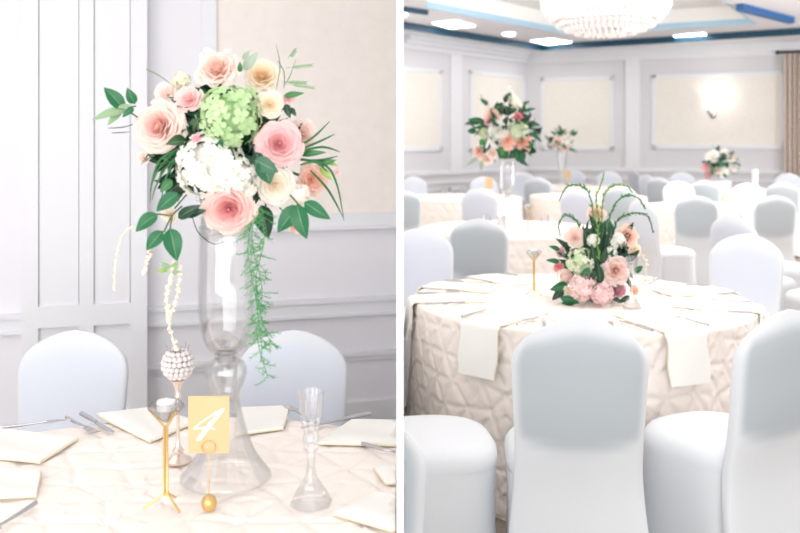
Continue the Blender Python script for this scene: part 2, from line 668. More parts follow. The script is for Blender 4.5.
mb = MB()
mb.lathe([(0.0, 0.10), (0.3, 0.14), (0.55, 0.26), (0.68, 0.42)], 40); mb.build('glass_bowl', mat('frosted_bowl', rgb(232, 222, 220), 0.4, emit=(1, 0.97, 0.94, 1), estr=0.05), ch)
pl = bpy.data.lights.new('chandelier_bulb', 'POINT'); pl.energy = 42; pl.shadow_soft_size = 0.3; pl.color = (1, 0.96, 0.9)
po = bpy.data.objects.new('chandelier_bulb', pl); COL.objects.link(po); po.location = (2.53, 11.1, 3.4)

# wall sconce
q = BW.at(713, zb(713, 108), 0.02)
sn = thing('wall_sconce', 'lit two-shade wall sconce in the middle of the wide beige wall panel', 'wall lamp', q)
mb = MB(); mb.sphere((0, -0.02, -0.08), 0.09, 16, 10, sq=(0.8, 0.3, 1.3)); mb.build('backplate', M['silver'], sn)
for sx in (-1, 1):
    mb = MB(); mb.tube([(0, -0.04, -0.1), (sx * 0.08, -0.14, -0.14), (sx * 0.15, -0.16, -0.08), (sx * 0.15, -0.16, -0.02)], 0.012); mb.build('arm', M['silver'], sn)
    mb = MB(); mb.lathe([(0.03, -0.02), (0.07, 0.03), (0.085, 0.1), (0.075, 0.17), (0.095, 0.22)], 20, c=(sx * 0.15, -0.16, 0)); mb.build('shade', M['shade_glow'], sn)
pl = bpy.data.lights.new('sconce_bulb', 'POINT'); pl.energy = 2.2; pl.shadow_soft_size = 0.12; pl.color = (1, 0.95, 0.9)
po = bpy.data.objects.new('sconce_bulb', pl); COL.objects.link(po); po.location = q + Vector((0, -0.32, 0.2))

# curtain on its rod
zt = zb(782, 53)
a0, a1 = BW.at(784, 0, 0.14), BW.at(812, 0, 0.14)
cu = thing('curtain', 'patterned beige curtain hanging at the end of the back wall', 'curtain', (a0.x, a0.y, 0))
mb = MB()
dv = (a1 - a0)
nx = 70
for j, z in enumerate((0.03, zt * 0.5, zt - 0.02)):
    pass
vs, fs = [], []
for i in range(nx + 1):
    f = i / nx
    off = 0.045 * math.sin(f * 2 * PI * 6) + 0.012 * math.sin(f * 2 * PI * 13)
    for side in (0, 1):
        for z in (0.03, zt - 0.03):
            p = dv * f + Vector((BW.n.x, BW.n.y, 0)) * (off + side * 0.006)
            vs.append((p.x, p.y, z))
for i in range(nx):
    o_ = i * 4; p_ = o_ + 4
    fs += [(o_, o_ + 1, p_ + 1, p_), (o_ + 2, p_ + 2, p_ + 3, o_ + 3), (o_ + 1, o_ + 3, p_ + 3, p_ + 1), (o_, p_, p_ + 2, o_ + 2)]
fs += [(0, 2, 3, 1), (nx * 4, nx * 4 + 1, nx * 4 + 3, nx * 4 + 2)]
mb.add(vs, fs)
mb.build('fabric', M['curtain'], cu)
rd = thing('curtain_rod', 'black curtain rod with ball finial above the beige curtain', 'curtain rod', (a0.x, a0.y, zt))
mb = MB(); mb.tube([dv * -0.22, dv * 1.1], 0.02, 12); mb.build('rod', M['rod'], rd)
mb = MB(); mb.sphere(dv * -0.24, 0.035); mb.build('finial', M['rod'], rd)
mb = MB(); mb.tube([dv * 0.02, dv * 0.02 - Vector((BW.n.x, BW.n.y, 0)) * 0.13], 0.014); mb.build('bracket', M['rod'], rd)


# ------------------------------------------------------------------ chairs
WHT, GRY = rgb(228, 231, 235), rgb(205, 212, 220)


def sellip(a, e):
    c, s = math.cos(a), math.sin(a)
    return math.copysign(abs(c) ** (2 / e), c), math.copysign(abs(s) ** (2 / e), s)


def mixc(a, b, t):
    return tuple(a[i] + (b[i] - a[i]) * t for i in range(4))


def sstep(a, b, x):
    t = min(1, max(0, (x - a) / (b - a)))
    return t * t * (3 - 2 * t)


def chair_meshes(panel):
    """seat, skirt and backrest of a chair under a stretched white cover; faces +y"""
    out = {}
    mb = MB()
    N = 64
    rings = [(0.02, 0.505, 2.5), (0.5, 0.503, 2.8), (0.80, 0.498, 3.2), (0.93, 0.487, 3.6), (0.985, 0.468, 3.8), (1.0, 0.445, 4), (0.99, 0.425, 4)]
    vs, fs = [], []
    for k, z, e in rings:
        for i in range(N):
            x, y = sellip(2 * PI * i / N, e if i > N / 2 else e * 0.72)
            w = 0.222 * (1 + 0.03 * y)
            vs.append((x * w * k, y * 0.222 * k, z))
    for j in range(len(rings) - 1):
        for i in range(N):
            i2 = (i + 1) % N
            fs.append((j * N + i, (j + 1) * N + i, (j + 1) * N + i2, j * N + i2))
    fs.append(tuple(range(N)))
    mb.add(vs, fs, col=WHT)
    out['seat'] = mb
    mb = MB()
    vs, fs = [], []
    zs_ = [0.427, 0.41, 0.37, 0.30, 0.22, 0.14, 0.07, 0.03, 0.0]
    for z in zs_:
        d = (0.427 - z) / 0.427
        e = 4 + 2 * d
        for i in range(N):
            a = 2 * PI * i / N
            x, y = sellip(a, e if a > PI else e * 0.72)
            corner = abs(math.sin(2 * a)) ** 1.5
            k = 0.985 - 0.05 * math.sin(d * PI) + 0.055 * d * corner
            lift = 0.05 * (1 - corner) * max(0, d - 0.8) / 0.2
            yy = y * 0.222 * k
            if y < 0:
                yy *= 1 + 0.05 * d
            vs.append((x * 0.222 * k * (1 + 0.05 * d), yy, z + lift))
    for j in range(len(zs_) - 1):
        for i in range(N):
            i2 = (i + 1) % N
            fs.append((j * N + i, (j + 1) * N + i, (j + 1) * N + i2, j * N + i2))
    mb.add(vs, fs, col=WHT)
    out['skirt'] = mb
    mb = MB()
    H = 0.955
    vs, fs, cs = [], [], []
    zl = [0.004, 0.03, 0.10, 0.18, 0.26, 0.34, 0.42, 0.47, 0.50, 0.53, 0.56, 0.59, 0.62, 0.67, 0.72, 0.77, 0.81, 0.84, 0.865, 0.885, 0.902, 0.916, 0.928, 0.938, 0.946, 0.952, H]
    N = 88
    vl = zl
    for z0 in zl:
        hw = 0.197 + 0.012 * sstep(0.5, 0.85, z0) + 0.040 * (1 - sstep(0.0, 0.52, z0))
        q = max(0, (z0 - 0.80) / (H - 0.80))
        hw *= max(0.015, 1 - q ** 3.3) ** (1 / 3.2)
        th = 0.033 * max(0.14, (1 - 0.75 * max(0, (z0 - 0.84) / 0.115) ** 2.2)) if z0 > 0.45 else 0.033 - 0.012 * (1 - z0 / 0.45)
        v = max(0, (z0 - 0.40) / 0.555)
        for i in range(N):
            x, y = sellip(2 * PI * i / N, 3.6)
            X = x * hw
            z = z0 - 0.050 * (abs(X) / 0.2) ** 1.3 * sstep(0.70, 0.95, z0)
            Y = -0.205 - 0.085 * v + 0.02 * v * v - 0.024 * (1 - (X / 0.215) ** 2) * sstep(0, .5, v) + y * th
            Y -= 0.055 * (1 - sstep(0.0, 0.5, z0)) * 1.0
            lift = 0.05 * max(0, 1 - z0 / 0.10) * (1 - (X / hw) ** 2) ** 1
            vs.append((X, Y, z + lift))
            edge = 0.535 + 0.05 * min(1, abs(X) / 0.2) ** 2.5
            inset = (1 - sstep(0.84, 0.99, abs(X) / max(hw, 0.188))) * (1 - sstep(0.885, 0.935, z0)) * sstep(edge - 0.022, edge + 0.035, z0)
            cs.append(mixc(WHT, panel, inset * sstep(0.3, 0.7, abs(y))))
    n = len(vl)
    for j in range(n - 1):
        for i in range(N):
            i2 = (i + 1) % N
            fs.append((j * N + i, j * N + i2, (j + 1) * N + i2, (j + 1) * N + i))
    fs.append(tuple(reversed(range(N))))
    fs.append(tuple((n - 1) * N + i for i in range(N)))
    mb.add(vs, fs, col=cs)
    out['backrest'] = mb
    return out


def make_chair(label, loc, rz, panel, group, scale=1.0):
    t = thing('banquet_chair', label, 'chair', loc, rz, group, scale)
    for nm, m in chair_meshes(panel).items():
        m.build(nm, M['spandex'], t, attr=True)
    return t


R_ = math.radians
G1 = 'covered chairs around the near right table'
GL = 'covered chairs beyond the left table'
GF = 'covered chairs of the far tables'
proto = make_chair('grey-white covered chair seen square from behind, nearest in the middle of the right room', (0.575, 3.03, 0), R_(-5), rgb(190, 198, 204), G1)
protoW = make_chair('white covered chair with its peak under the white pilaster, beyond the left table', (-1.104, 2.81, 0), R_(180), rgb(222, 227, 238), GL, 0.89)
dup(protoW, (-0.364, 2.81, 0), R_(180), 'white covered chair behind the glass candlestick, beyond the left table', GL, 0.89)
# around the near table on the right
dup(proto, (1.10, 3.13, 0), R_(29), 'white covered chair at the right front, its back turned to show its edge', G1)
cA = dup(proto, (0.10, 3.09, 0), R_(-82), 'white covered chair seat tucked beside the dividing wall at the front of the right table', G1)
cB = dup(proto, (-0.145, 2.17, 0), R_(-2), 'near corner of a white covered chair back at the bottom of the dividing wall', G1)
clip(cA, 1); clip(cB, 1)
c4 = dup(protoW, (0.155, 5.22, 0), R_(180 + 8), 'bright white covered chair beyond the near right table, beside the dividing wall', G1, 1.0)
clip(c4, 1)
dup(protoW, (1.82, 4.95, 0), R_(180 - 38), 'bright white covered chair past the right rim of the near right table', G1, 1.0)


def dchair(px, topy, rz, label, src=None, h=0.955):
    d = (EYE - h) * F / (topy - HOR)
    o = dup(src or proto, ((px - CX) / F * d - 0.25 * math.sin(R_(rz)), d + 0.25 * math.cos(R_(rz)), 0), R_(rz), label, GF)
    return o


W_ = protoW
dchair(479, 218, -12, 'grey covered chair seen from behind in front of the tall glass vase table')
dchair(696, 195, -18, 'grey covered chair seen from behind, right of the low centrepiece on the near table')
dchair(774, 195, -2, 'grey covered chair seen from behind, nearest to the curtain side')
dup(W_, (2.78, 5.88, 0), R_(100), 'white covered seat partly cut off at the far right, behind the right front chair', GF, 1.0)
dchair(735, 215, -62, 'white covered chair turned sideways between the two grey chairs', W_)
dchair(748, 206, -110, 'white covered chair behind the sideways chair, between the two grey chairs', W_)
ch13 = dchair(402, 190, 8, 'grey sliver of a covered chair at the dividing wall, far left of the right room'); clip(ch13, 1)
clip(dchair(414, 176.5, 200, 'white covered chair by the dividing wall below the first beige panel', W_), 1)
dchair(480, 188, -6, 'pale covered chair directly behind the tall vase table, before the next table', W_)
dchair(484, 176.6, 180, 'white covered chair at the far side of the table behind the tall vase', W_)
dchair(521, 171, 172, 'white covered chair near the room corner, right of the tall vase', W_)
dchair(538, 177, -25, 'grey-white covered chair in front of the small far bouquet', None)
dchair(573, 170, 160, 'white covered chair right of the small far bouquet, by the back wall', W_)
dchair(579, 189, -30, 'white covered chair just left behind the arching greenery', W_)
dchair(619, 185, -5, 'white covered chair showing a grey back behind the arching greenery', None)
dchair(609, 171, 170, 'white covered chair against the back wall just left of the pilaster', W_)
dchair(635, 169.5, -75, 'narrow sideways covered chair below the back wall pilaster', W_)
dchair(648, 174, -70, 'narrow sideways covered chair right of the back wall pilaster', W_)
dchair(660, 177, -50, 'covered chair turned half sideways, left of the pink far bouquet', None)
dchair(682, 172, 176, 'white covered chair facing the room, left of the pink far bouquet', W_)
dchair(679, 181, 180, 'broad white covered chair front, above the grey chair beside the centrepiece', W_)
dchair(704, 180, -12, 'grey covered chair back just below the pink far bouquet', None)
dchair(748, 183, 175, 'white covered chair front under the right side of the pink far bouquet', W_)
dchair(783, 182, -30, 'blue-grey covered chair near the foot of the curtain', None)
dchair(788, 173, 160, 'white covered chair facing the room at the foot of the curtain', W_)
dchair(644, 199, -70, 'white covered chair seen sideways right of the arching greenery', W_)


# ------------------------------------------------------------------ tablecloths
def pintuck(u, v, a=0.125, seed=0.0):
    """height of gathered knots, creases running from knot to knot and short pleats round each"""
    row = np.floor(v / (a * 0.8))
    b1 = np.full(u.shape, 9.0); b2 = np.full(u.shape, 9.0)
    x1 = np.zeros(u.shape); y1 = np.zeros(u.shape); x2 = np.zeros(u.shape); y2 = np.zeros(u.shape); hid = np.zeros(u.shape)
    for dr in (-1, 0, 1):
        r = row + dr
        off = np.where(np.mod(r, 2) == 0, 0.0, 0.5)
        c0 = np.floor(u / a - off)
        for dc in (-1, 0, 1, 2):
            c = c0 + dc
            h1 = np.mod(np.sin(r * 127.1 + c * 311.7 + seed) * 43758.5, 1.0)
            h2 = np.mod(np.sin(r * 269.5 + c * 183.3 + seed) * 43758.5, 1.0)
            ku = (c + off) * a + (h1 - 0.5) * 0.04
            kv = (r + 0.5) * a * 0.8 + (h2 - 0.5) * 0.035
            du, dv = u - ku, v - kv
            dd = np.hypot(du, dv)
            n1 = dd < b1
            n2 = (~n1) & (dd < b2)
            x2 = np.where(n1, x1, np.where(n2, du, x2)); y2 = np.where(n1, y1, np.where(n2, dv, y2)); b2 = np.where(n1, b1, np.where(n2, dd, b2))
            x1 = np.where(n1, du, x1); y1 = np.where(n1, dv, y1); b1 = np.where(n1, dd, b1)
            hid = np.where(n1, h1 * 6.28 + h2 * 3, hid)
    ex, ey = x1 - x2, y1 - y2
    L = np.hypot(ex, ey) + 1e-6
    dl = np.abs(x1 * ey - y1 * ex) / L
    th = np.arctan2(y1, x1)
    h = -0.0095 * np.exp(-(dl / 0.009) ** 2) - 0.009 * np.exp(-(b1 / 0.014) ** 2)
    h += 0.0060 * np.cos(7 * th + hid) * np.exp(-b1 / 0.030) * np.minimum(b1 / 0.010, 1)
    h += 0.005 * np.minimum(dl / 0.03, 1)
    h += 0.0016 * np.sin(u * 61 + 3 * np.sin(v * 37 + hid))
    return h


def cloth_mesh(R, zt, na, nr, ns, flare=0.045, seed=0.0, waves=14, wamp=0.012, amp=1.0):
    a = np.linspace(0, 2 * PI, na, endpoint=False)
    V, Fc = [], []
    rr = np.linspace(0, 1, nr + 1)[1:] ** 0.8 * R
    A, RR = np.meshgrid(a, rr)
    X = RR * np.cos(A); Y = RR * np.sin(A)
    Hh = pintuck(X + 3, Y + 3, seed=seed) * amp
    edge = np.clip((R - RR) / 0.03, 0, 1)
    Z = zt + (Hh - 0.004) * 0.55 * edge - 0.006 * (1 - edge)
    top = np.stack([X, Y, Z], -1).reshape(-1, 3)
    dd = np.linspace(0, 1, ns + 1)[1:]
    A2, D2 = np.meshgrid(a, dd)
    drop = D2 * (zt - 0.004)
    H2 = pintuck(A2 * R + 7, drop, seed=seed + 5) * amp
    w = wamp * np.sin(A2 * waves + 1.3 * np.sin(A2 * 3)) * D2 ** 0.7
    rad = R + 0.004 + flare * D2 ** 1.2 + w + (H2 - 0.004) * np.clip(D2 / 0.04, 0, 1)
    rad = np.where(D2 < 0.02, R + 0.002, rad)
    sk = np.stack([rad * np.cos(A2), rad * np.sin(A2), zt - 0.006 - drop * (zt - 0.006) / (zt - 0.004) * 1.0], -1)
    sk[..., 2] = np.maximum(sk[..., 2], 0.002)
    V = np.concatenate([[[0, 0, zt]], top, sk.reshape(-1, 3)])
    rows = nr + ns
    idx = np.arange(na); nxt = (idx + 1) % na
    quads = []
    for j in range(rows - 1):
        o0, o1 = 1 + j * na, 1 + (j + 1) * na
        quads.append(np.stack([o0 + idx, o1 + idx, o1 + nxt, o0 + nxt], -1))
    q = np.concatenate(quads)
    faces = [tuple(x) for x in q.tolist()] + [(0, 1 + i, 1 + (i + 1) % na) for i in range(na)]
    return V.tolist(), faces


def tablecloth(label, x, y, R, hi, group=None, src=None, seed=0.0, amp=0.65):
    if src is None:
        mb = MB()
        v, f = cloth_mesh(R, 0.75, *hi, seed=seed, amp=amp)
        mb.V = v; mb.F = f; mb.MI = [0] * len(f); mb.C = [(1, 1, 1, 1)] * len(v)
        o = mb.build('tablecloth', M['cloth'], smooth='all', fix=False)
    else:
        o = src.copy(); COL.objects.link(o)
    o.location = (x, y, 0)
    tag(o, label, 'tablecloth', group)
    return o


LT = (-0.50, 1.62); LR = 0.825
RT = (0.85, 4.25); RR = 0.785
clothL = tablecloth('blush gathered cloth over the left table, under the tall glass vase', LT[0], LT[1], LR, (620, 150, 24), amp=0.45)
clip(clothL, -1)
tablecloth('blush gathered cloth over the near round table in the right room', RT[0], RT[1], RR, (640, 90, 90), seed=3.0)
far0 = tablecloth('pale cloth over the round table carrying the tall glass vase in the right room', 0.93, 7.6, 0.76, (320, 40, 40), 'cloths on the far round tables')
clip(tablecloth('pale cloth over the round table behind the tall vase table', 0.82, 11.75, 0.76, None, 'cloths on the far round tables', far0), 1)
tablecloth('pale cloth over the table in front of the two grey chairs', 3.47, 10.07, 0.76, None, 'cloths on the far round tables', far0)
tablecloth('pinkish cloth over the table cut off at the far right', 4.04, 6.79, 0.76, None, 'cloths on the far round tables', far0)
tablecloth('pale cloth over the table under the small far bouquet near the corner', 2.79, 14.2, 0.76, None, 'cloths on the far round tables', far0)
tablecloth('pale cloth over the table behind the arching greenery', 2.49, 11.95, 0.76, None, 'cloths on the far round tables', far0)
tablecloth('pale cloth over the table under the pink far bouquet', 5.05, 13.3, 0.76, None, 'cloths on the far round tables', far0)


# ------------------------------------------------------------------ napkins and cutlery
def napkin(label, c, R, ang, r_in, drop, w, group, zt=0.75, twist=0.0, side=None):
    """folded cloth strip lying from r_in to the table rim and hanging over it by drop; origin at table centre"""
    t = thing('napkin', label, 'napkin', (c[0], c[1], 0), ang, group)
    path = []
    r_end = R if drop > 0 else R - 0.04
    nseg = 14
    for i in range(nseg + 1):
        r = r_in + (r_end - r_in) * i / nseg
        path.append((r, zt + 0.0045 + 0.0008 * math.sin(i * 1.7 + ang * 5), 0))
    if drop > 0:
        for k in range(1, 6):
            a = k / 5 * PI / 2
            path.append((R + 0.022 * math.sin(a), zt + 0.0045 - 0.022 * (1 - math.cos(a)), 0))
        for k in range(1, 9):
            f = k / 8
            path.append((R + 0.022 + 0.022 * f, zt - 0.0175 - drop * f, 0))
    T = 0.006
    nw = 9
    vs, fs = [], []
    m = len(path)
    rim = []
    for layer in (0, 1):
        for i, (r, z, _) in enumerate(path):
            p0 = path[max(i - 1, 0)]; p1 = path[min(i + 1, m - 1)]
            tx, tz = p1[0] - p0[0], p1[1] - p0[1]
            L = math.hypot(tx, tz) or 1
            nx_, nz_ = -tz / L, tx / L
            for j in range(nw):
                u = j / (nw - 1) - 0.5
                off = (layer - 0.5) * T + 0.0015 * math.sin(u * 9 + i * 0.6)
                skew = twist * (r - R) if r < R else 0
                vs.append((r + nx_ * off, u * w * (1 - 0.04 * math.sin(i)) + skew, z + nz_ * off))
    S = m * nw
    for i in range(m - 1):
        for j in range(nw - 1):
            a_ = i * nw + j
            fs.append((a_, a_ + nw, a_ + nw + 1, a_ + 1))
            fs.append((S + a_, S + a_ + 1, S + a_ + nw + 1, S + a_ + nw))
    per = [(i, 0) for i in range(m)] + [(m - 1, j) for j in range(1, nw)] + [(i, nw - 1) for i in range(m - 2, -1, -1)] + [(0, j) for j in range(nw - 2, 0, -1)]
    ids = [i * nw + j for i, j in per]
    for k in range(len(ids)):
        a_, b_ = ids[k], ids[(k + 1) % len(ids)]
        fs.append((a_, b_, S + b_, S + a_))
    mb = MB(); mb.add(vs, fs); mb.build('cloth', M['napkin'], t)
    mb = MB(); mb.tube([Vector(vs[i]) * 1.0 + Vector((0, 0, 0.0)) for i in ids], 0.0022, 5, closed=True)
    mb.build('hem', M['hem'], t)
    return t


def fork_mesh():
    mb = MB()
    mb.tube([(0, -0.09, 0.004), (0, -0.03, 0.004), (0, 0.02, 0.006), (0, 0.035, 0.007)], [0.005, 0.004, 0.0028, 0.004], 8)
    mb.box((0, 0.046, 0.006), (0.021, 0.026, 0.0022))
    for i in range(4):
        x = -0.009 + i * 0.006
        mb.tube([(x, 0.056, 0.006), (x, 0.078, 0.004), (x, 0.095, 0.008)], [0.0016, 0.0015, 0.0009], 5)
    return mb


def knife_mesh():
    mb = MB()
    mb.tube([(0, -0.10, 0.004), (0, -0.05, 0.0045), (0, 0.0, 0.004)], [0.006, 0.0062, 0.0042], 8)
    vs = []
    for z in (0.002, 0.0045):
        vs += [(-0.004, 0.0, z), (0.006, 0.0, z), (0.010, 0.03, z), (0.009, 0.085, z), (0.002, 0.11, z), (-0.004, 0.10, z)]
    mb.add(vs, [(0, 1, 2, 3, 4, 5), (11, 10, 9, 8, 7, 6)] + [(i, (i + 1) % 6, 6 + (i + 1) % 6, 6 + i) for i in range(6)])
    return mb


fork0 = fork_mesh().build('fork', M['steel']); knife0 = knife_mesh().build('knife', M['steel'])
first = {'fork': True, 'knife': True}


def cutlery(kind, x, y, rz, label, group, z=0.754):
    src = fork0 if kind == 'fork' else knife0
    if first[kind]:
        o = src; first[kind] = False
    else:
        o = src.copy(); COL.objects.link(o)
    o.location = (x, y, z)
    o.rotation_euler = (0, 0, rz)
    tag(o, label, kind, group)
    return o


# place settings of the right table (angles seen from the table centre)
places = [(-131, 'hanging over the rim left of the middle chair', 0.19), (-71, 'hanging over the rim right of the middle chair', 0.18),
          (-176, 'hanging over the left rim beside the dividing wall', 0.15), (-22, 'at the right rim of the near right table', 0.05),
          (16, 'at the right rear rim beside the bright white chair', 0.05), (56, 'at the rear rim right of the centrepiece', 0.05),
          (120, 'at the rear rim before the grey chair', 0.05), (152, 'at the left rear rim before the bright white chair', 0.05),
          (-102, 'mostly hidden by the middle chair back', 0.2)]
for ang, where, drop in places:
    a = R_(ang)
    nk = napkin('ivory folded napkin ' + where, RT, RR, a, 0.43, drop, 0.185, 'napkins on the near right table')
    clip(nk, 1)
    ex, ey = math.cos(a), math.sin(a)
    for kind, off in (('fork', 0.135), ('knife', -0.135)):
        r0 = 0.66
        cutlery(kind, RT[0] + ex * r0 - ey * off, RT[1] + ey * r0 + ex * off, a + PI / 2 + R_(6), 'steel %s beside the napkin %s' % (kind, where), 'cutlery on the near right table', z=0.755)


def tpt(px, py, z=0.75):
    d = (EYE - z) * F / (py - HOR)
    return Vector(((px - CX) / F * d, d, z))


# left table: napkins as folded pads laid at given spots
def napkin_flat(label, quad, group, side=-1):
    ps = [tpt(x, y) for x, y in quad]
    c = sum(ps, Vector()) / 4
    t = thing('napkin', label, 'napkin', (c.x, c.y, 0.752), 0, group)
    n = 8
    vs, fs = [], []
    for layer, z in ((0, 0.0), (1, 0.008)):
        for i in range(n + 1):
            for j in range(n + 1):
                u, v = i / n, j / n
                p = ps[0] * (1 - u) * (1 - v) + ps[1] * u * (1 - v) + ps[2] * u * v + ps[3] * (1 - u) * v - c
                e = min(u, 1 - u, v, 1 - v)
                vs.append((p.x, p.y, 0.003 + (z + 0.004 * math.sin(u * 5 + v * 3) * (e > 0)) * (0.75 if layer and e == 0 else 1)))
    S = (n + 1) ** 2
    for i in range(n):
        for j in range(n):
            a_ = i * (n + 1) + j
            fs.append((a_, a_ + 1, a_ + n + 2, a_ + n + 1)); fs.append((S + a_, S + a_ + n + 1, S + a_ + n + 2, S + a_ + 1))
    per = [(i, 0) for i in range(n)] + [(n, j) for j in range(n)] + [(i, n) for i in range(n, 0, -1)] + [(0, j) for j in range(n, 0, -1)]
    ids = [i * (n + 1) + j for i, j in per]
    for k in range(len(ids)):
        a_, b_ = ids[k], ids[(k + 1) % len(ids)]
        fs.append((a_, b_, S + b_, S + a_))
    mb = MB(); mb.add(vs, fs); mb.build('cloth', M['napkin'], t)
    mb = MB(); mb.tube([Vector(vs[i]) for i in ids], 0.0022, 5, closed=True); mb.build('hem', M['hem'], t)
    clip(t, side)
    return t


GN = 'napkins on the left table'
napkin_flat('ivory folded napkin at the left rim with a dark fork behind it', [(-30, 458), (-20, 430), (78, 441), (40, 465)], GN)
napkin_flat('ivory folded napkin at the lower left corner of the left table', [(-30, 502), (-20, 472), (41, 474), (36, 499)], GN)
napkin_flat('ivory folded napkin beside the steel knife, below the left white chair', [(96, 417), (150, 411), (196, 424), (150, 444)], GN)
napkin_flat('ivory folded napkin right behind the glass vase foot', [(240, 411), (290, 409), (283, 431), (236, 437)], GN)
napkin_flat('ivory folded napkin right of the glass candlestick, at the far rim', [(318, 446), (352, 423), (415, 424), (405, 448), ], GN)
napkin_flat('ivory folded napkin at the lower right of the left table, nearest the camera', [(334, 517), (374, 497), (440, 502), (420, 542)], GN)
napkin_flat('small ivory napkin corner against the dividing wall on the left table', [(374, 471), (420, 466), (430, 486), (386, 486)], GN)
GC = 'cutlery on the left table'


def lay(kind, x0, y0, x1, y1, label, z=0.756):
    p, q = tpt(x0, y0), tpt(x1, y1)
    m = (p + q) / 2
    o = cutlery(kind, m.x, m.y, math.atan2(q.y - p.y, q.x - p.x) - PI / 2, label, GC, z)
    return o


lay('knife', 83, 418, 111, 434, 'steel knife left of the gold tripod candle holder on the left table')
lay('fork', 72, 424, 90, 434, 'steel fork lying beside the knife on the left table')
o = lay('fork', 12, 430, 52, 426, 'steel fork behind the napkin at the left rim of the left table')
o = lay('fork', 308, 422, 294, 414, 'steel fork behind the glass candlestick cup')
o = lay('knife', 352, 421, 324, 427, 'steel knife behind the right napkin of the left table')
o = lay('fork', 382, 453, 400, 458, 'steel fork at the dividing wall end of the left table'); clip(o, -1)
o = lay('fork', 14, 522, 2, 530, 'steel fork at the bottom left corner of the left table')


# ------------------------------------------------------------------ glass and metal on the tables
def lathe_px(prof, s, z0py):
    return [(r / s, (z0py - y) / s) for y, r in prof]


def make_vase(loc, label):
    s = 458
    t = thing('tall_vase', label, 'vase', loc)
    base = [(479, 44), (477, 45.5), (474, 45), (470, 41.5), (464, 37), (456, 31.5), (446, 26.5), (434, 22), (422, 18.6), (410, 16), (402, 14.2), (396, 13.5)]
    bulb = [(396, 13.0), (390, 14.5), (383, 18), (375, 20.5), (368, 20.8), (362, 18), (358, 12), (356, 9)]
    cup = [(353, 11), (350, 15), (345, 19.5), (336, 23.5), (324, 26), (308, 27.5), (285, 27.5), (260, 26.8), (240, 26.3), (226, 27)]
    for nm, pr in (('foot', base), ('bulb', bulb), ('bowl', cup)):
        p = lathe_px(pr, s, 479)
        inner = [(max(r - 0.003, 0.001), z) for r, z in reversed(p)]
        mb = MB(); mb.lathe(p + inner, 56); mb.build(nm, M['glass'], t, smooth='all')
    mb = MB()
    mb.lathe(lathe_px([(357.5, 0.5), (357.5, 11), (355, 12.5), (353, 11.5), (352, 0.5)], s, 479), 40); mb.build('collar', M['crystal'], t)
    mb = MB()
    mb.lathe(lathe_px([(350, 0.5), (349, 12), (343, 17), (338, 10), (332, 3), (330, 0.5)], s, 479), 40); mb.build('glass_base', M['crystal'], t)
    return t


VD = 1.965
vase_loc = (P(226, 0, VD).x, VD, 0.757)
make_vase(vase_loc, 'tall clear glass trumpet vase on the left table, under the big bouquet')
v2 = make_vase((0.90, 7.55, 0.755), 'tall clear glass trumpet vase on the second table of the right room')


def gold_tripod(loc, label, s=1.0, rz=0.0):
    t = thing('candle_holder', label, 'candle holder', loc, rz, None, s)
    H, Hk = 0.165, 0.03
    for k in range(3):
        a = R_(-160 + 120 * k)
        ca, sa = math.cos(a), math.sin(a)
        mb = MB()
        mb.tube([(ca * 0.045, sa * 0.045, 0.0035), (ca * 0.004, sa * 0.004, Hk), (ca * 0.0035, sa * 0.0035, H), (ca * 0.034, sa * 0.034, H + 0.038)], 0.0026, 8)
        mb.build('rod', M['gold'], t)
    mb = MB(); mb.lathe([(0.006, Hk - 0.003), (0.0065, Hk), (0.006, Hk + 0.003)], 16); mb.build('ring', M['gold'], t)
    mb = MB()
    pr = [(0.004, H + 0.008), (0.020, H + 0.022), (0.038, H + 0.040), (0.029, H + 0.050), (0.026, H + 0.050), (0.022, H + 0.032), (0.004, H + 0.028)]
    mb.lathe(pr, 10); mb.build('crystal_cup', M['diamond'], t, smooth=False)
    mb = MB(); mb.lathe([(0.0005, H + 0.032), (0.018, H + 0.032), (0.0185, H + 0.052), (0.0005, H + 0.052)], 24); mb.tube([(0, 0, H + 0.05), (0, 0, H + 0.058)], 0.0008, 5)
    mb.build('tealight', M['wax'], t)
    return t


q = tpt(166, 510)
gold_tripod((q.x, q.y, 0.754), 'gold tripod candle holder with a diamond-cut glass cup, left of the number card')
q = tpt(534, 296)
gold_tripod((q.x, q.y, 0.754), 'gold tripod candle holder left of the low centrepiece on the right table')
gold_tripod((1.03, 7.25, 0.754), 'gold tripod candle holder beside the tall vase in the right room')

# number card in its gold stand
q = tpt(209, 511)
cd = thing('table_number', 'gold card with a white script 4 in a ball-footed wire stand', 'table number', (q.x, q.y, 0.754))
s = F / q.y
mb = MB(); mb.lathe([(0.0005, 0.0), (0.012, 0.0), (0.0155, 0.008), (0.0155, 0.016), (0.012, 0.024), (0.005, 0.029), (0.0005, 0.030)], 24); mb.build('ball_foot', M['gold'], cd)
zc = lambda py: EYE - (py - HOR) / s - 0.754
mb = MB()
mb.tube([(0, 0, 0.028), (0, 0, zc(456)), (0, 0.004, zc(453))], 0.0011, 6)
for yy in (0.0045, -0.0045):
    mb.tube([(0.0135 * math.cos(2 * PI * i / 28), yy, zc(446.5) + 0.0125 * math.sin(2 * PI * i / 28)) for i in range(28)], 0.0009, 5, closed=True)
mb.build('wire_clip', M['gold'], cd)
x0, x1 = (188.3 - 209) / s, (229.3 - 209) / s
mb = MB(); mb.box(((x0 + x1) / 2, 0, (zc(453) + zc(396)) / 2), (x1 - x0, 0.0016, zc(396) - zc(453))); card = mb.build('card', M['goldcard'], cd, smooth=False)


